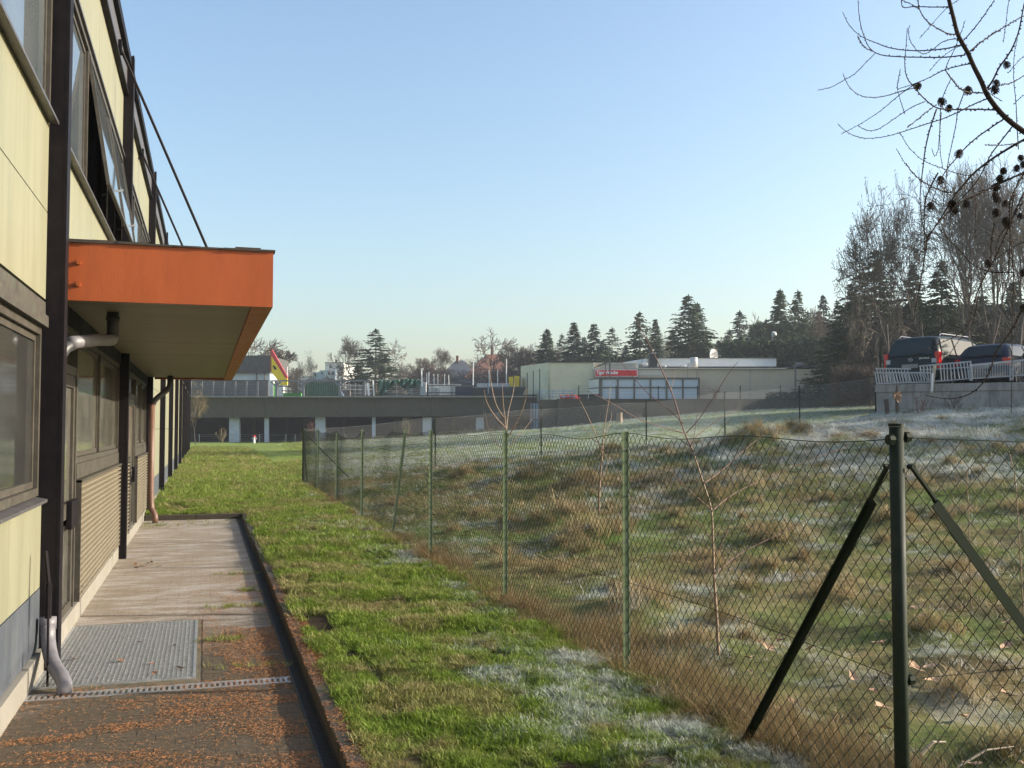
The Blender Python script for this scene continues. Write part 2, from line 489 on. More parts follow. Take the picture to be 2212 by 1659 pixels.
# ---- pavers, needle litter
def paver_material():
    m = bpy.data.materials.new('paving_brick'); t, p = nt(m)
    g = t.nodes.new('ShaderNodeNewGeometry'); sep = t.nodes.new('ShaderNodeSeparateXYZ'); t.links.new(g.outputs['Position'], sep.inputs[0])
    oi = t.nodes.new('ShaderNodeObjectInfo')
    n1 = noise(t, 3.2, 6, .75, 'World', stretch=(.6,1.6,1)); n2 = noise(t, 35, 5, .7, 'World'); n3 = noise(t, 7, 5, .7, 'World', stretch=(.5,1,1))
    dark = ramp(t, n2.outputs[0], [(.3, (.044,.031,.018)), (.7, (.098,.070,.040))]).outputs[0]
    pale = ramp(t, n2.outputs[0], [(.3, (.185,.145,.105)), (.7, (.30,.245,.18))]).outputs[0]
    # algae-dark paving near, dry and scrubbed paving farther along and away from the kerb
    k = mth(t, 'MULTIPLY_ADD', sep.outputs['Y'], .42, -2.95)
    k = mth(t, 'ADD', k, mth(t, 'MULTIPLY_ADD', sep.outputs['X'], -.45, -.15))
    k = mth(t, 'ADD', k, mth(t, 'MULTIPLY_ADD', n3.outputs[0], 2.0, -1.0), None, True)
    c = mixc(t, k, dark, pale)
    wz = ramp(t, mth(t, 'MULTIPLY', n1.outputs[0], 1.0), [(.46, (0,0,0)), (.64, (.75,.75,.75))]).outputs[0]
    c = mixc(t, mth(t, 'MULTIPLY', wz, k), c, (.42,.39,.36))
    v = mth(t, 'MULTIPLY_ADD', oi.outputs['Random'], .12, .94)
    cc = t.nodes.new('ShaderNodeCombineColor')
    for i in range(3): t.links.new(v, cc.inputs[i])
    c = mixc(t, 1.0, c, cc.outputs[0], 'MULTIPLY')
    t.links.new(c, p.inputs['Base Color']); p.inputs['Roughness'].default_value = .9
    bump(t, p, n2.outputs[0], .5, .004)
    return m
M_paver = paver_material()
M_joint = mat('joint_sand', (.12,.095,.065), .95, var=.4, scale=8, dirt=(.06,.09,.02), dirt_amt=.7, coord='World')

ZP = -.08
pav = MB().box(XF-.1, .56, 0, YP1, -.3, ZP-.0035)
pavement = pav.build('pavement', M_joint, kind='structure')
ORG['pavement'] = Matrix.Identity(4)
mb = MB()
a, b, h, cc = .0989, .0489, .05, .0012
mb.add([(-a,-b,-h),(a,-b,-h),(a,b,-h),(-a,b,-h),(-a,-b,-cc),(a,-b,-cc),(a,b,-cc),(-a,b,-cc),(-a+cc,-b+cc,0),(a-cc,-b+cc,0),(a-cc,b-cc,0),(-a+cc,b-cc,0)],
       [(0,1,5,4),(1,2,6,5),(2,3,7,6),(3,0,4,7),(4,5,9,8),(5,6,10,9),(6,7,11,10),(7,4,8,11),(8,9,10,11)])
paver_me = mb.mesh('paver', M_paver)
pr = random.Random(11)
PV, PF = [], []
base_v = np.array(mb.v); base_f = np.array(mb.f)
slots = []
row = 0; y = 4.15
while y < YP1 - .05:
    if not (6.58 < y < 6.78):
        off = 0 if row % 2 else .1
        x = XF + .02 - off
        while x < .55:
            x0, x1 = max(x, XF + .02), min(x + .2, .545)
            w = x1 - x0
            inmat = 6.84 < y < 8.97 and x0 < -.03
            if inmat and x1 > .0: x0 = 0.0; w = x1 - x0; inmat = False
            if w > .05 and not inmat: slots.append(((x0+x1)/2, y, w/.2))
            x += .2
    row += 1; y += .1
for i, (x, y, w) in enumerate(slots):
    loc = (x, y, ZP + pr.uniform(-.0008, .0008)); rot = (pr.uniform(-.0025,.0025), pr.uniform(-.0025,.0025), pr.uniform(-.01,.01))
    if i < 298:
        piece('paver', paver_me, pavement, loc, rot, (w, 1, 1))
    else:
        M = Matrix.Translation(loc) @ Euler(rot).to_matrix().to_4x4() @ Matrix.Diagonal((w,1,1,1))
        vv = base_v @ np.array(M.to_3x3()).T + np.array(loc)
        PF.append(base_f + len(PV) * 12); PV.append(vv)
PVa = np.concatenate(PV)
link_mesh(mesh_np('paver_rows', PVa, np.concatenate(PF), M_paver), 'far_pavers', pavement, kind='stuff')

# kerb of the lawn with the drainage channel in front of it
y = 2.0
kerb = thing('kerb', 'brown concrete edging kerb between the brick pavement and the green lawn', 'kerb', (.69, 2, ZP))
while y < YP1:
    y2 = min(y + 1.0, YP1 + .1)
    dx = random.uniform(-.003, .003)
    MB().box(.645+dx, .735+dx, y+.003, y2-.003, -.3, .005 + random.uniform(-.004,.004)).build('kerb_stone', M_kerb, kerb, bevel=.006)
    y = y2
x = XF + .05
while x < .63:
    x2 = min(x + .85, .64)
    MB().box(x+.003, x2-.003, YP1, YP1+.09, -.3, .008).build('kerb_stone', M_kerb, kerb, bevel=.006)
    x = x2
ch = thing('long_drain_channel', 'narrow dark iron drain grating running along the foot of the lawn kerb', 'drain', (.6, 2, ZP))
mb = MB(); mb.box(.555, .567, 2, YP1-.1, -.2, ZP+.004); mb.box(.632, .643, 2, YP1-.1, -.2, ZP+.004)
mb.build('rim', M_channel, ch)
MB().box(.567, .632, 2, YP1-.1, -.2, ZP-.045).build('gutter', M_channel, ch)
mb = MB(); y = 4.0
while y < YP1 - .12:
    mb.box(.567, .632, y, y+.010, ZP-.02, ZP+.001); y += .022
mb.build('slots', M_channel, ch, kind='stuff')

# cross drain of galvanised steel
cd = thing('cross_drain', 'galvanised slotted drain grating laid across the brick pavement below the grey pipe end', 'drain', (-.2, 6.68, ZP))
MB().box(XF+.02, .55, 6.60, 6.612, -.2, ZP+.004).box(XF+.02, .55, 6.735, 6.747, -.2, ZP+.004).build('rim', M_galv, cd)
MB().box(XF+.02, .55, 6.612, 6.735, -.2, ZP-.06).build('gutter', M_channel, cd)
MB().box(XF+.02, .55, 6.612, 6.628, ZP-.02, ZP+.003).box(XF+.02, .55, 6.719, 6.735, ZP-.02, ZP+.003).build('side_strip', M_galv, cd)
me = MB().box(-.008, .008, -.0455, .0455, -.02, .003).mesh('rung', M_galv)
x = XF + .04
while x < .54:
    piece('rung', me, cd, (x+.2, 6.6735-6.68, 0)); x += .034

# foot grating in front of the first door
fg = thing('foot_grating', 'square galvanised foot grating set into the pavement in front of the first door', 'grating', (-.5, 7.9, ZP))
x0, x1, y0, y1 = XF+.03, -.04, 6.90, 8.94
mb = MB(); mb.box(x0, x1, y0, y0+.02, ZP-.03, ZP+.006); mb.box(x0, x1, y1-.02, y1, ZP-.03, ZP+.006)
mb.box(x0, x0+.02, y0+.02, y1-.02, ZP-.03, ZP+.006); mb.box(x1-.02, x1, y0+.02, y1-.02, ZP-.03, ZP+.006)
mb.build('frame', M_galv, fg)
mb = MB(); x = x0 + .04
while x < x1 - .02:
    mb.box(x-.0022, x+.0022, y0+.02, y1-.02, ZP-.026, ZP+.003); x += .0305
mb.build('bearing_bars', M_galv, fg)
mb = MB(); y = y0 + .04
while y < y1 - .02:
    mb.box(x0+.02, x1-.02, y-.002, y+.002, ZP-.012, ZP+.0045); y += .0305
mb.build('cross_bars', M_galv, fg)
MB().box(x0+.02, x1-.02, y0+.02, y1-.02, -.3, ZP-.05).build('pit', mat('pit_litter', (.12,.10,.075), .9, var=.4, scale=6, dirt=(.2,.12,.05), dirt_amt=.6), fg)

# ------------------------------------------------------------------ long factory building on the left
Y0, BAY, NB = 7.45, 6.0, 10
Y1 = Y0 + BAY * NB
bld = thing('factory_building', 'long two storey building clad in cream panels between black steel columns', 'building', (XF-5, 20, -.1))
MB().box(-16, XF-.12, -6, Y1-.05, -.3, EYE+4.60).build('wall', M_dark, bld)
MB().box(-16, XF-.02, -6, Y1, EYE+4.602, EYE+4.70).build('roof_slab', M_fascia, bld)
E = EYE
me_col = MB().box(-.02, .02, -.006, .006, -.001, 0).mesh('x', M_dark)
def rel(me_v): return me_v
OB = ORG[bld.name].inverted()
# column prototype (steel section: web and outer flange)
mb = MB()
mb.box(XF-.08, XF+.098, -.075, -.055, -.3, E+4.74)
mb.box(XF-.08, XF+.098, .055, .075, -.3, E+4.74)
mb.box(XF+.098, XF+.120, -.0765, .0765, -.3, E+4.75)
mb.box(XF-.09, XF-.08, -.075, .075, -.3, E+4.74)
col_me = mb.mesh('column', M_dark, Matrix.Translation((-XF, 0, 0)))
for k in range(-1, NB + 1):
    piece('column', col_me, bld, OB @ Vector((XF, Y0 + BAY*k, 0)))
# panels: one prototype per height band
def band(name, z0, z1, x, th, m, y0=.085, y1=BAY-.085, gap=.006):
    return MB().box(x-th, x, y0, y1, z0+gap, z1-gap).mesh(name, m, Matrix.Translation((-XF, 0, 0)))
half = BAY / 2
zs_low = [(-1.07, -.02), (-.02, .84), (.84, 1.47), (1.47, 2.12)]
def panels(zs, yoffs, k, nm='wall_panel', m=M_cream, x=XF, th=.05, cache={}):
    for (za, zb) in zs:
        for (ya, yb) in yoffs:
            key = (nm, za, zb, ya, yb)
            if key not in cache:
                cache[key] = band(nm, E+za, E+zb, x, th, m, ya+.003, yb-.003, .004)
            piece(nm, cache[key], bld, OB @ Vector((XF, Y0 + BAY*k, 0)))
full = [(.077, BAY-.077)]; halves = [(.077, half), (half, BAY-.077)]
for k in range(-1, NB):
    # fascia and the cream band under it
    panels([(3.44, 4.24)], halves, k)
    panels([(4.27, 4.60)], full, k, 'fascia_panel', M_fascia, XF+.04, .08)
    MB().box(XF-.04, XF+.062, Y0+BAY*k+.078, Y0+BAY*(k+1)-.078, E+4.235, E+4.268).build('drip_rail', M_dark, bld)
    MB().box(XF-.1, XF+.09, Y0+BAY*k+.078, Y0+BAY*(k+1)-.078, E+4.603, E+4.72).build('roof_edge', M_dark, bld)
    panels([(1.47, 2.10)], full, k)
    if k >= 2 or k == -1:
        panels([(-1.47, -1.07)], full, k, 'base_panel', M_bluegrey, XF+.002)
    if k >= 2:
        panels([(-1.07,-.02), (-.02,.84), (.84,1.47)], full, k)
    if k == -1:
        panels([(.87,1.47)], full, k); panels([(-1.07,-.47)], full, k)
    if k in (0, 1):
        panels([(.97,1.47)], full, k)
    # plinth
    MB().box(XF-.08, XF+.035, Y0+BAY*k-.35 + .3, Y0+BAY*(k+1)-.052, -.35, E-1.475).build('plinth', M_plinth, bld)

def window(y0, y1, z0, z1, n, glass, x=XF, sill=True, fm=None, head=0, opened=(), mull=None, fw=.05):
    """frame with n lights; opened: indices of top-hung sashes standing open"""
    fm = fm or M_frame
    f = MB()
    f.box(x-.06, x+.012, y0, y1, z0, z0+fw); f.box(x-.06, x+.012, y0, y1, z1-fw, z1)
    f.box(x-.06, x+.012, y0, y0+fw, z0+fw, z1-fw); f.box(x-.06, x+.012, y1-fw, y1, z0+fw, z1-fw)
    edges = mull or [y0+fw + (y1-y0-2*fw) * i / n for i in range(n+1)]
    for e in edges[1:-1]:
        f.box(x-.06, x+.010, e-.03, e+.03, z0+fw, z1-fw)
    w = f.build('window', fm, bld)
    for i in range(len(edges)-1):
        a = edges[i] + (.03 if i else 0); b = edges[i+1] - (.03 if i < len(edges)-2 else 0)
        g = MB(); s = MB()
        s.box(-.025, .006, a+.004, a+.045, -(z1-z0-2*fw)+.004, -.004); s.box(-.025, .006, b-.045, b-.004, -(z1-z0-2*fw)+.004, -.004)
        s.box(-.025, .006, a+.045, b-.045, -(z1-z0-2*fw)+.004, -(z1-z0-2*fw)+.045); s.box(-.025, .006, a+.045, b-.045, -.045, -.004)
        g.box(-.012, -.006, a+.045, b-.045, -(z1-z0-2*fw)+.045, -.045)
        ang = R(-9) if i in opened else 0
        T = Matrix.Translation((x-.02 + (.03 if i in opened else 0), 0, z1-fw)) @ Matrix.Rotation(ang, 4, 'Y')
        for nm, q, mm in (('sash', s, fm), ('pane', g, glass)):
            q.v = [tuple(T @ Vector(v)) for v in q.v]
            q.build(nm, mm, w)
        if i in opened:
            MB().bar((x-.03, b-.08, z0+.35), (x+.18, b-.08, z0+.42), .012, .02).build('stay_arm', M_galv, w)
    if sill:
        s = MB(); s.add([(x-.03,y0-.02,z0-.005),(x+.065,y0-.02,z0-.025),(x+.065,y1+.02,z0-.025),(x-.03,y1+.02,z0-.005),
                         (x-.03,y0-.02,z0-.03),(x+.065,y0-.02,z0-.045),(x+.065,y1+.02,z0-.045),(x-.03,y1+.02,z0-.03)],
                        [(0,1,2,3),(7,6,5,4),(0,4,5,1),(1,5,6,2),(2,6,7,3),(3,7,4,0)])
        s.build('sill', M_sill, w)
    if head:
        MB().box(x-.06, x+.05, y0-.02, y1+.02, z1+.003, z1+head*.45).box(x-.06, x+.03, y0-.02, y1+.02, z1+head*.45+.006, z1+head).build('head_board', M_head, w)
    return w
# lower window of the nearest bay
yb = Y0 - BAY
window(yb+.15, Y0-.30, E-.44, E+.66, 2, M_glass, head=.17, mull=[yb+.2, Y0-3.0, Y0-.35])
# upper windows
for k in range(-1, NB):
    a = Y0 + BAY*k
    window(a+.12, a+BAY-.12, E+2.12, E+3.42, 3, M_glass_sky, opened=(1, 2) if k == 0 else ((2,) if k == 5 else ()), head=0)
    MB().box(XF-.06, XF+.035, a+.08, a+BAY-.08, E+3.424, E+3.447).build('drip_rail', M_sill, bld)

# door bays under the canopy
def louvre(y0, y1, z0, z1):
    l = MB().box(XF-.05, XF+.0, y0, y1, z0, z1).box(XF, XF+.055, y0, y0+.02, z0, z1).box(XF, XF+.055, y1-.02, y1, z0, z1).box(XF, XF+.06, y0, y1, z1-.02, z1+.003).build('louvre_panel', M_frame, bld)
    z = z0 + .01
    me = MB().add([(0,y0+.022,0),(.052,y0+.022,.012),(.052,y0+.022,.030),(0,y0+.022,.045),(0,y1-.022,0),(.052,y1-.022,.012),(.052,y1-.022,.030),(0,y1-.022,.045)],
                  [(0,1,2,3),(7,6,5,4),(0,4,5,1),(1,5,6,2),(2,6,7,3)]).mesh('slat', M_louvre, OB @ Matrix.Translation((XF,0,0)))
    while z < z1 - .06:
        piece('slat', me, l, (0, 0, z)); z += .049
    return l
def door(y0, y1, wc, leaf2=False):
    d = MB().box(XF-.06, XF+.02, y0, y0+.06, ZP, E+.80).box(XF-.06, XF+.02, y1-.06, y1, ZP, E+.80).box(XF-.06, XF+.02, y0+.06, y1-.06, E+.74, E+.80).box(XF-.06, XF+.015, y0+.06, y1-.06, E+.43, E+.50).build('door', M_frame, bld)
    MB().box(XF-.03, XF-.02, y0+.06, y1-.06, E+.50, E+.74).build('transom_pane', M_glass, d)
    s = MB()
    s.box(XF-.04, XF+.008, y0+.065, y0+.16, ZP+.02, E+.425); s.box(XF-.04, XF+.008, y1-.16, y1-.065, ZP+.02, E+.425)
    s.box(XF-.04, XF+.008, y0+.16, y1-.16, E+.33, E+.425); s.box(XF-.04, XF+.008, y0+.16, y1-.16, ZP+.02, ZP+.22)
    s.box(XF-.04, XF+.010, y0+.16, y1-.16, E-.72, E-.60)
    s.build('door_leaf', M_frame, d)
    MB().box(XF-.022, XF-.014, y0+.16, y1-.16, E-.60, E+.33).build('pane', M_glass_dusty, d)
    MB().box(XF-.022, XF-.014, y0+.16, y1-.16, ZP+.22, E-.72).build('pane', M_glass_dusty, d)
    MB().box(XF+.012, XF+.055, y1-.50, y1-.10, E-.80, E-.58).build('push_plate', M_dark, d, bevel=.004)
    MB().box(XF+.012, XF+.04, y0+.12, y0+.45, E-.82, E-.62).build('push_plate', M_dark, d, bevel=.004)
    MB().box(XF-.02, XF+.03, y0, y1, ZP-.02, ZP+.015).build('threshold', M_sill, d)
    return d
a = Y0
d1 = door(a+.10, a+1.62, None)
# tiny word on the push plate, pull side
def text_on(parent, body, size, loc, rot, m, name='lettering', extrude=.001, sx=1.0):
    cu = bpy.data.curves.new(name, 'FONT'); cu.body = body; cu.size = size; cu.extrude = extrude; cu.resolution_u = 3
    tmp = bpy.data.objects.new('tmp', cu); COL.objects.link(tmp)
    bpy.context.view_layer.update()
    me = bpy.data.meshes.new_from_object(tmp.evaluated_get(bpy.context.evaluated_depsgraph_get()))
    bpy.data.objects.remove(tmp); me.materials.clear(); me.materials.append(m)
    M = Matrix.Translation(loc) @ Euler(rot).to_matrix().to_4x4() @ Matrix.Diagonal((sx,1,1,1))
    me.transform(ORG[parent.name].inverted() @ M)
    return link_mesh(me, name, parent)
window(a+1.66, a+5.90, E-.30, E+.80, 2, M_glass_dusty, sill=False, mull=[a+1.71, a+3.62, a+5.85])
MB().box(XF-.05, XF+.02, a+1.66, a+5.9, E-.43, E-.303).build('window_apron', M_frame, bld)
louvre(a+1.70, a+5.88, E-1.46, E-.44)
MB().box(XF-.08, XF+.03, a+.1, a+5.9, E+.803, E+.955).build('lintel_board', M_dark, bld)
a = Y0 + BAY
window(a+.10, a+1.4, E-.30, E+.80, 1, M_glass_dusty, sill=False)
MB().box(XF-.05, XF+.02, a+.1, a+1.4, E-.43, E-.303).build('window_apron', M_frame, bld)
louvre(a+.10, a+1.40, E-1.46, E-.44)
door(a+1.45, a+2.95, None)
window(a+3.0, a+5.9, E-.30, E+.80, 2, M_glass_dusty, sill=False)
MB().box(XF-.05, XF+.02, a+3.0, a+5.9, E-.43, E-.303).build('window_apron', M_frame, bld)
louvre(a+3.02, a+5.88, E-1.46, E-.44)
MB().box(XF-.08, XF+.03, a+.1, a+5.9, E+.803, E+.955).build('lintel_board', M_dark, bld)

# canopy
CY0, CY1, CX = 7.62, 19.55, .47
zb, zt = E+.905, E+1.32
cpy = MB()
cpy.box(XF+.02, CX, CY0, CY0+.05, zb, zt)
cpy.box(CX-.05, CX, CY0+.05, CY1-.05, zb, zt)
cpy.box(XF+.14, CX, CY1-.05, CY1, zb, zt)
cpy.box(CX-.15, CX-.05, CY0+.05, CY1-.05, zb+.002, zb+.03)
cpy.box(XF+.14, CX-.15, CY0+.05, CY0+.07, zb+.001, zb+.03)
canopy = cpy.build('canopy', M_orange, bld, label='orange')
MB().box(XF+.03, CX-.05, CY0+.05, CY1-.05, zb+.10, zt-.02).build('deck', M_felt, canopy)
# ragged felt edge on top
mb = MB(); x = XF+.10; rr = random.Random(5)
while x < CX + .01:
    w = rr.uniform(.05, .22); hh = rr.uniform(.010, .024)
    mb.box(x, min(x+w-.001, CX+.014), CY0-.012-rr.uniform(0,.008), CY0+.12, zt+.001-rr.uniform(0,.004), zt+hh)
    x += w
mb.box(CX-.1, CX+.008, CY0+.125, CY1, zt+.001, zt+.018)
mb.box(XF+.1, CX-.101, CY0+.125, CY1, zt+.001, zt+.012)
mb.build('roof_felt', M_felt, canopy)
for z in (E+1.175, E+1.02):
    MB().cyl((XF+.175, CY0-.022, z), .017, .022, 6, axis=(0,1,0)).cyl((XF+.175, CY0-.003, z), .022, .003, 10, axis=(0,1,0)).build('bolt', M_orange, canopy)
y = CY0 + .07; me_b = {}
bme = MB()
def soffit_board(w):
    m = MB()
    x0, x1 = XF+.02, CX-.15
    zz = zb + .035
    m.add([(x0,0,zz+.02),(x1,0,zz+.02),(x0,.006,zz),(x1,.006,zz),(x0,w-.010,zz),(x1,w-.010,zz),(x0,w-.004,zz+.02),(x1,w-.004,zz+.02)],
          [(0,2,3,1),(2,4,5,3),(4,6,7,5)])
    return m.mesh('soffit_board', M_soffit, OB)
sbm = soffit_board(.085)
n = 0
while y < CY1 - .08:
    piece('soffit_board', sbm, canopy, (0, y, 0)); y += .0855; n += 1
# tie rods
for (a3, b3) in (((XF+.06, 12.05, E+4.36), (CX-.06, 12.75, E+1.25)), ((XF+.06, 16.3, E+4.25), (CX-.06, 18.1, E+1.25))):
    MB().tube([a3, b3], .017, 8).build('tie_rod', M_dark, canopy)
    MB().box(a3[0]-.06, a3[0]+.02, a3[1]-.04, a3[1]+.04, a3[2]-.08, a3[2]+.08).build('rod_bracket', M_dark, canopy)

# rain pipes
def bend(pts, n=5, r=.35):
    """rounds the corners of a polyline"""
    pts = [Vector(p) for p in pts]; out = [pts[0]]
    for i in range(1, len(pts)-1):
        p, q, s = pts[i-1], pts[i], pts[i+1]
        a = q + (p-q) * min(r, .5); b = q + (s-q) * min(r, .5)
        for k in range(n+1):
            u = k / n; out.append(a*(1-u)**2 + q*2*u*(1-u) + b*u*u)
    out.append(pts[-1]); return out
dp = thing('rain_pipe', 'grey rain pipe leaving the canopy and curving out over the cross drain', 'pipe', (XF+.1, 7.4, ZP))
MB().tube([(-.73,8.66,zb+.06),(-.73,8.66,E+.70)], .047, 14).tube([(-.73,8.66,E+.905),(-.73,8.66,E+.87)], .055, 14).build('outlet', M_pipedark, dp, smooth=True)
MB().tube(bend([(-.73,8.66,E+.78),(-.73,8.66,E+.71),(-.80,8.35,E+.69),(-.915,7.64,E+.605)], r=.4), .047, 14).build('elbow', M_pipe, dp, smooth=True)
MB().tube(bend([(-.90,7.72,E+.61),(-.96,7.62,E+.56),(XF+.03,7.585,E+.40),(XF+.03,7.59,E-1.2)], r=.3), .042, 12).build('down_pipe', M_pipedark, dp, smooth=True)
MB().tube(bend([(XF+.07,7.26,E-1.28),(XF+.08,7.22,E-1.42),(XF+.14,6.98,E-1.50),(XF+.24,6.76,E-1.56),(XF+.245,6.70,E-1.63)], r=.42), .046, 14).tube([(XF+.07,7.265,E-1.25),(XF+.07,7.26,E-1.33)], .053, 14).build('outfall', M_pipe, dp, smooth=True)
er = thing('earthing_strip', 'thin upright metal rod clipped to the first black column foot', 'rod', (XF+.10, 6.95, ZP))
MB().tube([(XF+.12,6.93,ZP-.02),(XF+.115,6.93,E-1.02)], .008, 6).build('rod', M_dark, er)
MB().cyl((XF+.115,6.93,E-1.20), .02, .22, 8).build('clamp', M_dark, er)
MB().tube([(XF+.115,6.93,E-.98),(XF+.09,6.95,E-.78)], .014, 8).build('sleeve', M_dark, er)
rp = thing('brown_rain_pipe', 'reddish brown downpipe at the far end of the orange canopy', 'pipe', (XF+.2, 18.4, ZP))
MB().tube(bend([(-.62,18.9,zb+.05),(-.62,18.9,E+.72),(-.85,18.45,E+.50),(XF+.16,18.35,E+.38)], r=.35), .048, 12).build('elbow', M_pipedark, rp, smooth=True)
MB().tube(bend([(XF+.16,18.35,E+.42),(XF+.16,18.35,E-1.35),(XF+.24,18.25,E-1.5),(XF+.25,18.22,E-1.62)], r=.3), .05, 12).build('down_pipe', M_rustpipe, rp, smooth=True)
# ------------------------------------------------------------------ grass, needles, leaves
def blade_clump(n, hgt, wid, spread, lean, seed, curl=.5):
    r = random.Random(seed); V = []; F = []
    for i in range(n):
        a = r.uniform(0, 2*math.pi); d = spread * math.sqrt(r.random())
        x, y = d*math.cos(a), d*math.sin(a)
        h = hgt * r.uniform(.5, 1.15); w = wid * r.uniform(.7, 1.3)
        la = r.uniform(0, 2*math.pi); ll = lean * r.uniform(.2, 1.3) * h
        dx, dy = math.cos(la), math.sin(la); px, py = -dy, dx
        b = len(V)
        for (u, ww) in ((0, 1), (.45, .85), (.8, .55)):
            ox, oy = dx*ll*u**1.7, dy*ll*u**1.7
            z = h * (u - curl * .35 * u * u)
            V += [(x+ox-px*w*ww/2, y+oy-py*w*ww/2, z), (x+ox+px*w*ww/2, y+oy+py*w*ww/2, z)]
        V.append((x+dx*ll, y+dy*ll, h*(1-curl*.45)))
        F += [(b,b+1,b+3,b+2), (b+2,b+3,b+5,b+4), (b+4,b+5,b+6,b+6)]
    mb = MB(); mb.v = V; mb.f = [tuple(dict.fromkeys(f)) for f in F]
    return mb

def grass_material(name, greens, drys):
    m = bpy.data.materials.new(name); t, p = nt(m)
    def at(n):
        a = t.nodes.new('ShaderNodeAttribute'); a.attribute_type = 'INSTANCER'; a.attribute_name = n; return a.outputs['Fac']
    n1 = noise(t, 7, 4, .7, 'World'); n2 = noise(t, 38, 4, .75, 'World')
    g = ramp(t, mth(t, 'MULTIPLY_ADD', n1.outputs[0], .8, mth(t, 'MULTIPLY', at('rnd'), .25)), [(.25, greens[0]), (.55, greens[1]), (.85, greens[2])]).outputs[0]
    d = ramp(t, mth(t, 'MULTIPLY_ADD', n2.outputs[0], .6, mth(t, 'MULTIPLY', at('rnd'), .4)), [(.25, drys[0]), (.55, drys[1]), (.8, drys[2])]).outputs[0]
    c = mixc(t, at('dry'), g, d)
    fz = mth(t, 'ADD', at('frost'), mth(t, 'MULTIPLY_ADD', n2.outputs[0], 1.3, -.65))
    fz = mth(t, 'ADD', fz, mth(t, 'MULTIPLY_ADD', at('rnd'), .5, -.28))
    k = ramp(t, fz, [(.42, (0,0,0)), (.80, (.80,.80,.80))]).outputs[0]
    c = mixc(t, k, c, (.55,.58,.58))
    t.links.new(c, p.inputs['Base Color']); p.inputs['Roughness'].default_value = .6
    p.inputs['Specular IOR Level'].default_value = .25
    tr = t.nodes.new('ShaderNodeBsdfTranslucent'); t.links.new(c, tr.inputs[0])
    mx = t.nodes.new('ShaderNodeMixShader'); mx.inputs[0].default_value = .28
    o = [n for n in t.nodes if n.type == 'OUTPUT_MATERIAL'][0]
    t.links.new(p.outputs[0], mx.inputs[1]); t.links.new(tr.outputs[0], mx.inputs[2]); t.links.new(mx.outputs[0], o.inputs[0])
    return m
G1 = ((.075,.13,.012), (.165,.26,.022), (.30,.38,.045))
D1 = ((.18,.13,.06), (.34,.26,.13), (.52,.43,.25))
M_grass = grass_material('lawn_grass', G1, D1)
M_dry = grass_material('dry_grass', ((.065,.095,.02), (.125,.165,.035), (.21,.245,.07)), ((.17,.12,.055), (.38,.28,.145), (.60,.47,.28)))

M_straw = grass_material('fence_foot_straw', ((.06,.08,.02), (.11,.13,.03), (.18,.18,.05)), ((.12,.07,.035), (.26,.17,.08), (.46,.34,.18)))
def scatter(name, pts, attrs, protos, m, label, cat):
    """one object of uncountable growth: points that carry instanced blades"""
    n = len(pts)
    me = bpy.data.meshes.new(name); me.vertices.add(n); me.vertices.foreach_set('co', np.asarray(pts, np.float32).ravel())
    for k, v in attrs.items():
        v = np.asarray(v, np.float32)
        if v.ndim == 2:
            at = me.attributes.new(k, 'FLOAT_VECTOR', 'POINT'); at.data.foreach_set('vector', v.ravel())
        else:
            at = me.attributes.new(k, 'FLOAT', 'POINT'); at.data.foreach_set('value', v)
    me.update()
    o = bpy.data.objects.new(name, me); COL.objects.link(o)
    setp(o, label, cat, None, 'stuff')
    pc = bpy.data.collections.new(name + '_blades')
    for i, q in enumerate(protos):
        po = bpy.data.objects.new(name + '_blade', q.mesh(name + '_blade', m)); pc.objects.link(po)
    ng = bpy.data.node_groups.new(name + '_nodes', 'GeometryNodeTree')
    ng.interface.new_socket('Geometry', in_out='INPUT', socket_type='NodeSocketGeometry')
    ng.interface.new_socket('Geometry', in_out='OUTPUT', socket_type='NodeSocketGeometry')
    N = ng.nodes.new
    gi, go = N('NodeGroupInput'), N('NodeGroupOutput')
    iop = N('GeometryNodeInstanceOnPoints'); ci = N('GeometryNodeCollectionInfo')
    ci.inputs[0].default_value = pc; ci.inputs['Separate Children'].default_value = True; ci.inputs['Reset Children'].default_value = True
    iop.inputs['Pick Instance'].default_value = True
    def na(nm, ty):
        a = N('GeometryNodeInputNamedAttribute'); a.data_type = ty; a.inputs['Name'].default_value = nm; return a.outputs[0]
    er = N('FunctionNodeEulerToRotation')
    L = ng.links.new
    L(gi.outputs[0], iop.inputs['Points']); L(ci.outputs[0], iop.inputs['Instance'])
    L(na('rot', 'FLOAT_VECTOR'), er.inputs[0]); L(er.outputs[0], iop.inputs['Rotation'])
    L(na('size', 'FLOAT_VECTOR'), iop.inputs['Scale'])
    L(iop.outputs[0], go.inputs[0])
    md = o.modifiers.new('growth', 'NODES'); md.node_group = ng
    return o

def field(n, x0, x1, y0, y1, dens):
    """random points, kept with probability dens(x, y), limited to the ground the photograph can see"""
    x = rng.uniform(x0, x1, n); y = rng.uniform(y0, y1, n)
    k = rng.random(n) < dens(x, y)
    x, y = x[k], y[k]
    th = np.degrees(np.arctan2(x, y)); d = x*s_ + y*c_
    k = (th < 47) & (th > -13) & (d > 3.6)
    return x[k], y[k]
def rots(n, tilt=.2):
    return np.stack([rng.normal(0, tilt, n), rng.normal(0, tilt, n), rng.uniform(0, 6.283, n)], 1)
def siz(s): return np.stack([s, s, s], 1)

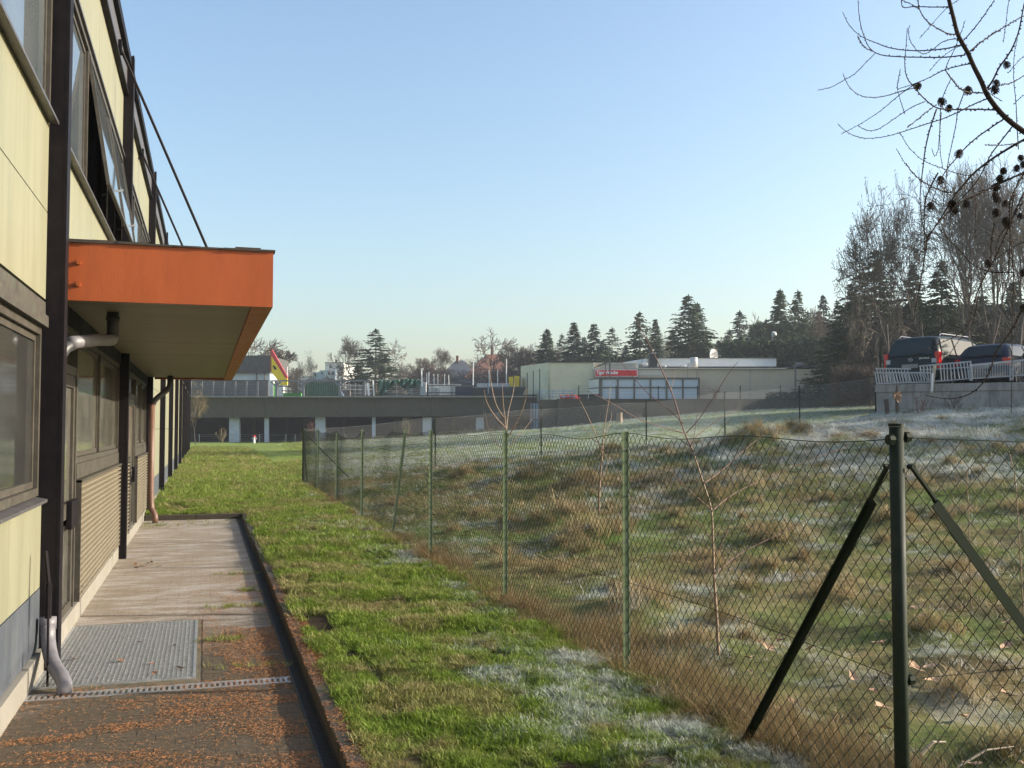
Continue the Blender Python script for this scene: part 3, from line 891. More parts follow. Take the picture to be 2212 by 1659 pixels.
# lawn
protos = [blade_clump(16, .045, .0034, .035, .7, i) for i in range(5)] + [blade_clump(14, .035, .003, .04, 1.6, 20+i, .9) for i in range(3)]
xs, ys_, ss = [], [], []
for (ya, yb_, n, sc_) in ((3.6, 7, 30000, 1.0), (7, 12, 26000, 1.25), (12, 22, 26000, 1.8), (22, 45, 26000, 2.6), (45, 80, 16000, 4.2)):
    x, y = field(n, -1.0 if ya > 18 else .72, 2.75, ya, yb_, lambda x, y: np.where((x < .745) & (y < YP1 + .12), 0, 1.0))
    if ya == 12:
        xa, ya_ = field(5000, -1.0, .74, YP1+.12, 22, lambda x, y: 1.0 + 0*x)
        x = np.append(x, xa); y = np.append(y, ya_)
    if ya == 22:
        xa, ya_ = field(9000, 2.75, 9, 30, 45, lambda x, y: 1.0 + 0*x)
        x = np.append(x, xa); y = np.append(y, ya_)
    xs.append(x); ys_.append(y); ss.append(np.full(len(x), sc_))
x, y, s = map(np.concatenate, (xs, ys_, ss))
# worn soil gaps next to the kerb
gap = soil_p(x, y) > .5
gap |= rng.random(len(x)) < .12 * sstep(.45, .8, frost_p(x, y)) * (y < 13)
x, y, s = x[~gap], y[~gap], s[~gap]
z = lawnH(x, y); z = np.where(z < -.2, 0, z)
n = len(x)
s = s * rng.uniform(.5, 1.3, n) * (.5 + 1.0*fbm(x*2.6, y*2.6, 61))
scatter('lawn_grass', np.stack([x, y, z-.004], 1), dict(rot=rots(n, .22), size=siz(s), frost=frost_p(x, y)*.9, dry=np.clip(dry_p(x, y) + rng.normal(0, .12, n), 0, 1), rnd=rng.random(n)),
        protos, M_grass, 'short green lawn grass with thin frost patches beside the wire fence', 'grass')

# meadow behind the fence: lying and tufted winter grass
protos = [blade_clump(14, .075, .0045, .06, 1.5, 40+i, 1.1) for i in range(5)] + [blade_clump(16, .06, .005, .07, .9, 60+i, .5) for i in range(3)]
xs, ys_, ss = [], [], []
for (ra, rb, n, sc_) in ((3, 9, 46000, .85), (9, 16, 42000, 1.15), (16, 30, 46000, 1.7)):
    x, y = field(n*2, 2.6, 24, 2.5, 29.5, lambda x, y: ((np.hypot(x, y) > ra) & (np.hypot(x, y) < rb)) * 1.0)
    if len(x) > n: x, y = x[:n], y[:n]
    xs.append(x); ys_.append(y); ss.append(np.full(len(x), sc_))
x, y, s = map(np.concatenate, (xs, ys_, ss))
dr = dry_p(x, y); s = s * rng.uniform(.55, 1.25, len(x)) * (.3 + 1.1 * fbm(x*2, y*2, 63))
n = len(x); r_ = rots(n, .35)
scatter('meadow_grass', np.stack([x, y, H(x, y)-.01], 1), dict(rot=r_, size=siz(s), frost=frost_p(x, y), dry=np.clip(dr + rng.normal(0, .2, n), 0, 1), rnd=rng.random(n)),
        protos, M_dry, 'rough frosted winter grass of the meadow behind the wire fence', 'grass')
# frosted mown grass of the far meadow
x, y = field(90000, 2.6, 75, 28.3, 100, lambda x, y: sstep(.06, .10, x/y) * np.clip(38/np.hypot(x, y), 0, 1)); n = len(x)
scatter('far_meadow_grass', np.stack([x, y, H(x, y)-.01], 1), dict(rot=rots(n, .3), size=siz(rng.uniform(1.6, 3.2, n) * (np.hypot(x, y)/45)**.6), frost=np.clip(frost_p(x, y)+rng.normal(0,.15,n),0,1), dry=np.clip(dry_p(x, y) + rng.normal(0, .15, n), 0, 1), rnd=rng.random(n)),
        [blade_clump(14, .035, .0035, .06, 1.2, 160+i, .9) for i in range(4)], M_grass, 'short frosted grass of the open meadow beyond the far fence', 'grass')
# tussocks
xs, ys_, ss = [], [], []
for (tx, ty, tr, th) in TUSS:
    k = int(12 + 50 * tr)
    a = rng.uniform(0, 6.283, k); d = tr * 1.0 * np.sqrt(rng.random(k))
    xs.append(tx + d*np.cos(a)); ys_.append(ty + d*np.sin(a)); ss.append(np.full(k, .55 + 1.6*tr))
x, y, s = map(np.concatenate, (xs, ys_, ss)); n = len(x)
protos_t = [blade_clump(22, .22, .0045, .06, .9, 80+i, .8) for i in range(4)]
scatter('tussock_grass', np.stack([x, y, H(x, y)-.02], 1), dict(rot=rots(n, .35), size=siz(s * rng.uniform(.7, 1.2, n)), frost=frost_p(x, y)*.45, dry=np.clip(rng.normal(.85, .15, n), 0, 1), rnd=rng.random(n)),
        protos_t, M_dry, 'dry brown grass tussocks scattered over the frosty meadow', 'grass')
# long dry grass along the fence foot
protos_l = [blade_clump(13, .32, .0036, .07, .8, 100+i, .6) for i in range(6)]
y = 3.0 + 25.2 * rng.random(6200) ** 1.25; n = len(y)
x = 2.62 + rng.normal(0, .10, n) + .10*(y < 8)*rng.random(n) + np.where(y < 7.5, rng.random(n)**2 * .45, 0)
hh = (.22 + .62 * fbm(x*.7, y*.9, 90) ** 1.2 * 1.25); hh = hh * np.where(y < 8, .9, .85)
scatter('fence_foot_grass', np.stack([x, y, H(x, y)-.01], 1), dict(rot=rots(n, .2), size=siz(hh * rng.uniform(.6, 1.15, n)), frost=np.zeros(n), dry=np.clip(rng.normal(.84, .2, n), 0, 1), rnd=rng.random(n)),
        protos_l, M_straw, 'long straw coloured dry grass standing along the foot of the wire fence', 'grass')
# far lawn and meadow fringe by the concrete deck
x = rng.uniform(-2, 40, 5000); y = rng.uniform(100, 108, 5000); 
k = np.abs((x*s_ + y*c_) - 107.5) < 1.6; x, y = x[k], y[k]; n = len(x)
scatter('deck_foot_weeds', np.stack([x, y, H(x, y)], 1), dict(rot=rots(n, .2), size=siz(rng.uniform(.5, 2.2, n)), frost=np.zeros(n), dry=np.full(n, .7), rnd=rng.random(n)),
        [blade_clump(10, .3, .02, .2, .5, 130, .3)], M_dry, 'dry weeds standing along the foot of the far concrete parking deck', 'weeds')

# larch needle litter on the paving
def litter(name, n, dens, m, L, W, label):
    x = rng.uniform(XF+.02, .80, n); y = rng.uniform(3.9, 16, n)
    k = rng.random(n) < dens(x, y); x, y = x[k], y[k]; n = len(x)
    z = np.where(x > .64, .006, np.where(x > .555, ZP-.02, ZP+.004)) + rng.uniform(0, .006, n)
    a = rng.uniform(0, 6.283, n); l = L * rng.uniform(.6, 1.3, n); w = W
    dx, dy = np.cos(a)*l/2, np.sin(a)*l/2; px, py = -np.sin(a)*w/2, np.cos(a)*w/2
    tz = rng.normal(0, .002, n)
    V = np.stack([np.stack([x-dx-px, y-dy-py, z-tz], 1), np.stack([x+dx-px, y+dy-py, z+tz], 1), np.stack([x+dx+px, y+dy+py, z+tz+.001], 1), np.stack([x-dx+px, y-dy+py, z-tz+.001], 1)], 1).reshape(-1, 3)
    F = np.arange(4*n).reshape(n, 4)
    o = link_mesh(mesh_np(name, V, F, m), name)
    return setp(o, label, 'needles', None, 'stuff')
M_needle = mat('larch_needles', (.34,.14,.045), .7, var=.55, scale=25, coord='World')
def nd(x, y):
    base = fbm(x*2.6, y*8, 201, 4)
    k = (.06 + sstep(.44, .66, base) * .9) * sstep(7.2, 6.2, y)
    k2 = sstep(.42, .60, fbm(x*4, y*3, 205, 4)) * sstep(-.25, .5, x) * sstep(13, 6.5, y) * 1.0
    k3 = (((x-.28)/.22)**2 + ((y-6.15)/.10)**2 < 1) * .9
    return np.clip(np.maximum(np.maximum(k, k2), k3) + .02*sstep(12,7,y), 0, 1) * np.where((x < -.03) & (y > 6.85) & (y < 8.95), .06, 1)
litter('needle_litter', 330000, nd, M_needle, .013, .0011, 'orange larch needles strewn over the brick pavement and along the kerb')
M_moss = mat('joint_moss', (.10,.15,.02), .9, var=.4, scale=30, coord='World')
# weeds in the paving joints
x = np.concatenate([rng.normal(cx, sx, k) for (cx, cy, sx, k) in ((.18,8.05,.10,34),(.30,9.5,.14,40),(.42,10.4,.06,24),(.36,11.6,.08,24),(.05,17.9,.3,40),(-.75,17.8,.12,50),(.25,7.15,.2,14))])
y = np.concatenate([rng.normal(cy, .045 if cy < 17 else .25, k) for (cx, cy, sx, k) in ((.18,8.05,.10,34),(.30,9.5,.14,40),(.42,10.4,.06,24),(.36,11.6,.08,24),(.05,17.9,.3,40),(-.75,17.8,.12,50),(.25,7.15,.2,14))])
n = len(x)
scatter('paving_weeds', np.stack([x, y, np.full(n, ZP)], 1), dict(rot=rots(n, .3), size=siz(rng.uniform(.5, 1.2, n)), frost=np.zeros(n), dry=rng.uniform(.1, .7, n), rnd=rng.random(n)),
        [blade_clump(14, .05, .003, .03, .9, 140+i, .5) for i in range(3)], M_grass, 'small green weeds growing in the joints of the brick pavement', 'weeds')
# fallen leaves
M_leaf = mat('dead_leaf', (.20,.10,.055), .7, var=.5, scale=6, coord='World')
M_leafpale = mat('pale_dead_leaf', (.44,.28,.17), .7, var=.3, scale=6, coord='World')
def leaf_mesh(m, s, seed):
    r = random.Random(seed); n = 9; pts = []
    for i in range(n):
        a = 2*math.pi*i/n; rr = s * (1 + .25*math.cos(3*a) + r.uniform(-.15,.15)) * (.75 if i % 2 else 1)
        pts.append((rr*math.cos(a)*1.3, rr*math.sin(a)*.8, .006 + .3*s*(math.cos(a)**2) + r.uniform(0,.2)*s))
    mb = MB(); mb.add(pts + [(0,0,.004)], [(i, (i+1) % n, n) for i in range(n)])
    return mb.mesh('dead_leaf', m)
lm = [leaf_mesh(M_leaf, .022, 1), leaf_mesh(M_leaf, .028, 2), leaf_mesh(M_leafpale, .035, 3), leaf_mesh(M_leafpale, .045, 4)]
def leaf_at(x, y, z, i, label, group):
    o = bpy.data.objects.new('dead_leaf', lm[i]); COL.objects.link(o)
    o.location = (x, y, z); o.rotation_euler = (random.uniform(-.4,.4), random.uniform(-.4,.4), random.uniform(0,6))
    setp(o, label, 'leaf', group)
for (x, y, i) in ((-.55,7.5,1),(-.33,7.35,0),(-.20,7.9,0),(-.86,7.65,1),(-.30,7.05,0),(-.14,7.15,1),(-.45,8.1,0)):
    leaf_at(x, y, ZP+.008, i, 'small brown dead leaf lying on the galvanised foot grating', 'leaves on the foot grating')
for k in range(9):
    leaf_at(-.62+random.uniform(-.18,.18), 12.6+random.uniform(-.25,.35), ZP+.004, k % 2, 'brown dead leaf on the brick pavement near the louvred wall', 'leaves on the pavement')
for k in range(46):
    d = random.uniform(4.6, 9); th = random.uniform(30, 44)
    x, y = d*math.sin(R(th)), d*math.cos(R(th))
    if x > 2.75: leaf_at(x, y, h1(x, y)+.03, random.choice((0,1,2,3,3)), 'dead leaf caught in the rough grass behind the corner post of the wire fence', 'leaves in the meadow')
# bare twigs on the ground behind the corner post
M_twig = mat('pale_twig', (.42,.34,.25), .7, var=.25, scale=10)
for i, (a, b, r0, lab) in enumerate(((PG(3105,2450,4.9), PG(3190,2398,4.95), .010, 'short pale broken stick lying in the grass right of the fence corner post'),
                     (PG(3230,2440,4.7), PG(3420,2385,4.8), .006, 'long thin bare twig lying in the grass at the right edge of the picture'))):
    a.z = h1(a.x, a.y)+.04; b.z = h1(b.x, b.y)+.10
    m_ = (a+b)/2 + Vector((0,0,.03))
    single(MB().tube([a, m_, b], [r0, r0*.8, r0*.4], 6), 'twig', M_twig, lab, 'twig', tuple(a))
# ------------------------------------------------------------------ chain link fences
M_post = mat('green_post', (.15,.21,.105), .5, var=.15, scale=6, dirt=(.30,.30,.22), dirt_amt=.35)
M_postdark = mat('dark_green_post', (.012,.021,.011), .65, spec=.25, var=.25, scale=6, dirt=(.05,.055,.04), dirt_amt=.3)
M_wire = mat('plastic_coated_wire', (.022,.03,.024), .8, spec=.15, var=.2, scale=8)
M_wiregalv = mat('grey_wire', (.24,.25,.25), .45, var=.2, scale=8)

def net(name, S0, S1, zbot, ztop, cell, rad, m, parent, side):
    """chain link: zigzag wires hooked into one another. zbot/ztop/side are functions of (s in metres, t 0..1)"""
    S0, S1 = np.array(S0, float), np.array(S1, float)
    L = np.linalg.norm(S1 - S0); d = (S1 - S0) / L; nrm = np.array([-d[1], d[0]])
    p = cell / 2; nw = int(L / p); 
    h = 1.42; nr = int(h / p)
    i = np.arange(nw)[:, None]; j = np.arange(nr + 1)[None, :]
    s = (i + ((i + j) % 2)) * p
    t = j / nr + 0 * i
    zb, zt = zbot(s), ztop(s, t)
    z = zb + (zt - zb) * t
    off = side(s, t) + .002 * np.where((i + j) % 2, 1, -1)
    X = S0[0] + d[0]*s + nrm[0]*off; Y = S0[1] + d[1]*s + nrm[1]*off
    C = np.stack([X, Y, z], -1)                           # nw, nr+1, 3
    tri = np.array([[d[0]*1.25, d[1]*1.25, 0], [-.62*d[0]+.87*nrm[0], -.62*d[1]+.87*nrm[1], .0], [-.62*d[0]-.87*nrm[0], -.62*d[1]-.87*nrm[1], 0]]) * rad
    V = (C[:, :, None, :] + tri[None, None]).reshape(-1, 3)
    b = ((np.arange(nw)[:, None] * (nr+1) + np.arange(nr)[None, :]) * 3).ravel()
    F = np.concatenate([np.stack([b+k, b+(k+1)%3, b+3+(k+1)%3, b+3+k], 1) for k in range(3)])
    M = np.array(ORG[parent.name].inverted())
    V = V @ M[:3,:3].T + M[:3,3]
    return link_mesh(mesh_np(name, V, F, m), name, parent, kind='stuff')

FXX = 2.58
posts_y = [3.28, 5.92, 8.60, 11.70, 14.35, 17.15, 20.6, 24.2, 27.9]
lean = {4: (-.20, .05), 8: (-.03, -.12)}
sag_mid = {3: .05, 4: .20, 5: .22, 6: .10, 7: .06}
gfence = thing('wire_fence', 'long green chain link fence on slim metal posts running away along the lawn', 'fence', (FXX, 3.28, 0))
for i, y in enumerate(posts_y):
    if i == 0: continue
    lx, ly = lean.get(i, (0, 0))
    a = Vector((FXX, y, -.2)); b = Vector((FXX + lx*-1, y + ly*-1, EYE - (.02 if i != 6 else .09)))
    mb = MB()                                             # T section: flange across, web behind it
    mb.bar(a + Vector((-.004,-.016,0)), b + Vector((-.004,-.016,0)), .040, .005, up=(0,1,0))
    mb.bar(a + Vector((0,.006,0)), b + Vector((0,.006,0)), .006, .036, up=(0,1,0))
    mb.bar(a + Vector((.0165,-.0215,0)), b + Vector((.0165,-.0215,0)), .004, .006, up=(0,1,0))
    po = mb.build('post', M_post, gfence)
    for k in range(5):
        q = a.lerp(b, .25 + .17*k)
        MB().tube([q + Vector((-.03,-.025,0)), q + Vector((.02,-.026,.012)), q + Vector((.028,.02,.0))], .0022, 4).build('tie_wire', M_wiregalv, po)
def spanpos(s):
    y = posts_y[0] + s
    idx = np.clip(np.searchsorted(posts_y, y) - 1, 0, len(posts_y)-2)
    a = np.array(posts_y)[idx]; b = np.array(posts_y)[idx+1]
    return idx, np.clip((y - a) / (b - a), 0, 1)
SG = np.array([.015,.035,.03,.055,.17,.20,.10,.06])
def ztop1(s, t):
    i, f = spanpos(s)
    return EYE - .045 - SG[i] * np.sin(np.pi * f) * (.8 + .2*np.sin(f*9)) - .012*np.sin(s*4.1)
def side1(s, t):
    w = sstep(7, 11, s)
    return w * (.03 * np.sin(s*.8 + t*2) + .006*np.sin(s*2.3 + 2*t)) * np.sin(np.pi * spanpos(s)[1])
net('wire_mesh', (FXX, posts_y[0]+.03), (FXX, posts_y[-1]), lambda s: .03 + 0*s, ztop1, .068, .0020, M_wire, gfence, side1)
ss_ = np.linspace(0, posts_y[-1]-posts_y[0], 180)
MB().tube([(FXX, posts_y[0]+s, float(ztop1(np.array(s), 1))+.004) for s in ss_], .0022, 5).build('top_wire', M_wire, gfence)
MB().tube([(FXX, posts_y[0]+s, .58 + .02*math.sin(s*1.2) - .10*s/24.6) for s in ss_[::3]], .0017, 4).build('middle_wire', M_wire, gfence)
def corner_post(o, base, top, r=.028):
    MB().cyl((base[0], base[1], base[2]-.3), r, top-base[2]+.3, 24).build('corner_post', M_postdark, o, smooth=True)
    MB().cyl((base[0], base[1], top+.001), r+.003, .012, 16).build('post_cap', M_postdark, o)
M_brace = mat('dark_brace', (.010,.019,.009), .7, spec=.15)
def brace(o, a, b, w=.028):
    a, b = Vector(a), Vector(b); d = (b - a).normalized()
    e = a + d * .17
    br = MB().bar(e, b, w*1.25, .005, up=(0,0,1)).bar(e - d.cross(Vector((0,0,1))).normalized()*0, b, .005, w*1.1, up=(0,0,1))
    # angle section
    mb = MB(); n = d.cross(Vector((0,0,1))).normalized(); u = n.cross(d)
    mb.obox((e+b)/2 + n*.0, n*w*.6, u*.0028, d*(b-e).length/2)
    mb.obox((e+b)/2 + n*(w*.6-.0028) - u*(w*.55+.003), n*.0028, u*w*.55, d*(b-e).length/2)
    q = mb.build('brace', M_brace, o)
    MB().bar(a, e + d*.03, .020, .009, up=(0,0,1)).tube([a - Vector((0,0,.0)) + n*.016, a - n*.016], .010, 8).build('brace_lug', M_postdark, q)
    return q
corner_post(gfence, (FXX, posts_y[0], 0), EYE+.005)
brace(gfence, (FXX-.005, 3.33, EYE-.15), (FXX-.07, 4.42, -.05), .024)
# wire tensioners on the corner post
for (z, sx) in ((EYE-.035, .045), (EYE-.045, -.04), (.58, .04)):
    MB().cyl((FXX+sx*.9, 3.27, z-.02), .013, .04, 8).cyl((FXX+sx*.9-.012, 3.27, z), .02, .024, 8, axis=(1,0,0)).build('wire_tensioner', M_postdark, gfence)
brace(gfence, (FXX+.0, posts_y[-1]-.03, EYE-.22), (FXX+.02, posts_y[-1]-1.15, -.05))
MB().cyl((FXX, posts_y[-1], -.3), .03, EYE+.3, 10).build('corner_post', M_postdark, gfence)

# return of the fence at the right edge of the picture
rf = thing('wire_fence', 'short return of the chain link fence leaving the corner post to the right', 'fence', (FXX+.05, 3.28, 0))
net('wire_mesh', (FXX+.03, 3.28), (FXX+4.2, 3.28), lambda s: .03 + .02*s, lambda s, t: EYE-.04 - .035*np.sin(np.pi*np.clip(s/3.2,0,1)), .070, .0020, M_wire, rf, lambda s, t: 0*s)
MB().tube([(FXX+s, 3.28, EYE-.036-.035*math.sin(math.pi*s/3.2)) for s in np.linspace(.03, 3.2, 20)], .0022, 5).build('top_wire', M_wire, rf)
MB().tube([(FXX+.03, 3.275, .58), (FXX+4.1, 3.275, .60)], .0017, 4).build('middle_wire', M_wire, rf)
brace(rf, (FXX+.05, 3.26, EYE-.15), (FXX+1.22, 3.24, -.02), .033)
mb = MB().bar((FXX+3.2, 3.28, -.2), (FXX+3.2, 3.28, EYE), .04, .005, up=(0,1,0)).bar((FXX+3.2, 3.30, -.2), (FXX+3.2, 3.30, EYE), .006, .036, up=(0,1,0))
mb.build('post', M_post, rf)

# far side of the fenced meadow
ff = thing('wire_fence', 'far side of the fenced meadow, chain link climbing to the right across the frosty slope', 'fence', (FXX+.05, 27.95, 0))
fx = [6.3, 9.5, 12.9, 15.6, 18.3, 21.2, 24.5]
ftop = [1.86, 2.14, 2.36, 2.68, 2.90, 3.25, 3.4]
for i, x in enumerate(fx):
    z0 = h1(x, 27.95)
    if i > 4: ftop[i] = z0 + 1.35
    MB().bar((x, 27.95, z0-.3), (x, 27.95, ftop[i]+.02), .04, .006, up=(0,1,0)).bar((x, 27.975, z0-.3), (x, 27.975, ftop[i]+.02), .008, .04, up=(0,1,0)).build('post', M_postdark, ff)
xx = np.array([FXX] + fx); tt = np.array([EYE-.04] + ftop)
zt2 = lambda s: np.interp(FXX + .05 + s, xx, tt) - .05*np.abs(np.sin(s*1.0))
def zb2(s):
    g = np.array([h1(x, 27.95) for x in np.linspace(FXX, 25, 60)]); return np.interp(FXX+.05+s, np.linspace(FXX, 25, 60), g) + .02
net('wire_mesh', (FXX+.05, 27.95), (24.4, 27.95), zb2, lambda s, t: zt2(s), .085, .0021, M_wiregalv, ff, lambda s, t: .02*np.sin(s*3+t*4))
MB().tube([(FXX+.05+s, 27.95, float(zt2(np.array(s)))) for s in np.linspace(0, 21.8, 120)], .0032, 4).build('top_wire', M_wiregalv, ff)
MB().tube([(FXX+.05, 27.9, EYE-.15), (FXX+1.3, 27.92, h1(FXX+1.3, 27.9))], .02, 6).build('brace', M_postdark, ff)

# ------------------------------------------------------------------ saplings (traced in the photograph, stood up where they grow)
M_bark = mat('sapling_bark', (.24,.17,.11), .6, var=.25, scale=20, dirt=(.16,.10,.07), dirt_amt=.6)
M_redtwig = mat('reddish_twig', (.12,.05,.04), .6, var=.3, scale=25, dirt=(.24,.16,.11), dirt_amt=.5)
def traced(t, name, m, d0, lines, jitter=.12, seed=1, fx=1.0, smooth=True):
    """lines: (radius0, radius1, [(x, y) ...] in the photograph, depth change along the line)"""
    r = random.Random(seed); out = []
    for (r0, r1, pts, dz) in lines:
        n = len(pts); q = []
        for i, (x, y) in enumerate(pts):
            q.append(P(x, y, d0 + dz[0] + (dz[1]-dz[0]) * i / max(1, n-1)))
        q = catmull(q, 4)
        rads = [r0 + (r1-r0)*i/(len(q)-1) for i in range(len(q))]
        MB().tube(q, rads, 6).build(name, m, t, smooth=True)
        out.append(q)
    return out
def catmull(p, n):
    if len(p) < 3: return p
    out = []
    for i in range(len(p)-1):
        p0, p1, p2, p3 = p[max(i-1,0)], p[i], p[i+1], p[min(i+2, len(p)-1)]
        for k in range(n):
            u = k/n
            out.append(.5*((2*p1) + (p2-p0)*u + (2*p0-5*p1+4*p2-p3)*u*u + (3*p1-p0-3*p2+p3)*u**3))
    out.append(p[-1]); return out
b = P(1548, 1400, 6.6)
sp = thing('sapling', 'bare young sapling with reddish twigs rising just behind the fence left of the corner post', 'sapling', (b.x, b.y, h1(b.x, b.y)))
D = 6.6
traced(sp, 'stem', M_bark, D, [(.011, .0045, [(1552,1415),(1548,1330),(1542,1240),(1540,1170),(1536,1100),(1518,1040),(1497,975)], (0, .1))])
traced(sp, 'stem', M_redtwig, D, [(.0055, .0018, [(1497,975),(1475,925),(1452,850),(1425,790),(1405,750),(1382,705),(1369,684)], (.1, .35))])
traced(sp, 'twig', M_redtwig, D, [
 (.0035,.0012,[(1482,937),(1440,925),(1380,905),(1320,870),(1270,845)],(.1,-.4)), (.0035,.0012,[(1475,915),(1445,885),(1400,850),(1360,805),(1340,780)],(.1,.5)),
 (.0035,.0012,[(1483,935),(1510,905),(1540,860),(1575,805),(1594,782)],(.1,-.3)), (.003,.001,[(1484,960),(1520,930),(1560,900),(1600,880)],(.1,.5)),
 (.003,.001,[(1490,975),(1498,950),(1505,900),(1513,885)],(.1,.2)), (.003,.001,[(1448,845),(1455,820),(1458,800)],(.2,.3)),
 (.004,.0012,[(1520,1045),(1560,1015),(1610,970),(1650,940)],(.05,.6)), (.004,.0012,[(1537,1105),(1580,1070),(1650,1035),(1760,990),(1830,965)],(.05,.9)),
 (.004,.0012,[(1543,1240),(1600,1195),(1690,1150),(1800,1090),(1870,1030)],(.0,.8)), (.003,.001,[(1536,1100),(1490,1060),(1440,1010),(1400,985)],(.05,-.4)),
 (.003,.001,[(1540,1170),(1500,1120),(1460,1090),(1430,1060)],(.05,.4)), (.003,.001,[(1543,1250),(1510,1190),(1490,1150)],(0,.3)),
 (.003,.001,[(1546,1300),(1520,1250),(1500,1200),(1492,1180)],(0,-.3)), (.003,.001,[(1494,968),(1460,945),(1420,938),(1400,940)],(.1,.3)),
 (.003,.001,[(1500,985),(1530,960),(1560,925),(1580,905)],(.1,-.2)), (.003,.001,[(1545,1205),(1570,1150),(1580,1110),(1584,1080)],(0,.2))])
b = P(1296, 1090, 13)
sp = thing('sapling', 'thin bare sapling in the meadow seen between the third and fourth fence posts', 'sapling', (b.x, b.y, h1(b.x, b.y)))
traced(sp, 'stem', M_bark, 13, [(.016,.009,[(1294,1110),(1295,1050),(1300,990),(1302,955)],(0,0))])
traced(sp, 'twig', M_bark, 13, [(.008,.003,[(1302,955),(1306,920),(1316,860),(1318,835)],(0,.2)), (.008,.003,[(1302,985),(1285,935),(1265,890),(1252,865)],(0,-.3)),
 (.006,.002,[(1300,960),(1275,945),(1262,925),(1254,912)],(0,.3)), (.006,.002,[(1303,975),(1312,930),(1320,905),(1321,890)],(0,.3)),
 (.005,.002,[(1298,1040),(1310,1010),(1318,990)],(0,.2)), (.005,.002,[(1301,985),(1320,960),(1345,940)],(0,-.2)), (.004,.002,[(1297,1060),(1288,1030),(1280,1010)],(0,.2))])
b = P(1093, 1150, 14)
sp = thing('sapling', 'bare sapling with upswept forked branches rising behind the third fence post', 'sapling', (b.x, b.y, h1(b.x, b.y)))
traced(sp, 'stem', M_bark, 14, [(.017,.012,[(1090,1130),(1093,1050),(1095,990),(1094,940)],(0,0))])
traced(sp, 'twig', M_bark, 14, [(.010,.003,[(1095,945),(1092,915),(1087,870),(1085,830)],(0,0)), (.009,.003,[(1093,925),(1070,900),(1052,870),(1045,842)],(0,-.3)),
 (.009,.003,[(1090,905),(1072,875),(1062,835),(1056,790),(1052,760)],(0,.4)), (.009,.003,[(1094,930),(1098,890),(1108,850),(1112,820)],(0,.3)),
 (.009,.003,[(1096,945),(1115,915),(1130,880),(1138,850),(1140,835)],(0,-.3)), (.006,.002,[(1102,960),(1130,930),(1150,905)],(0,.3)),
 (.006,.002,[(1093,975),(1070,955),(1055,925),(1048,890)],(0,.5))])
# small dry stalks in the meadow
for i, (pts, d, lab) in enumerate((([(2095,1180),(2092,1100),(2090,1060),(2089,1015)], 8.5, 'thin straight dry stalk standing in the frosty grass right of the corner post'),
                    ([(2208,1160),(2195,1060),(2188,1010),(2180,975)], 8, 'thin crooked dry stalk at the right edge of the picture'),
                    ([(852,1120),(850,1060),(838,1010),(830,985)], 16.5, 'pale dry weed stalk behind the leaning fence post'))):
    q = [P(x, y, d) for x, y in pts]; q[0].z = min(q[0].z, h1(q[0].x, q[0].y)); 
    single(MB().tube(catmull(q, 4), [.006 - .0002*k for k in range(4*3+1)], 5), 'dry_stalk', M_bark, lab, 'plant', tuple(q[0]))

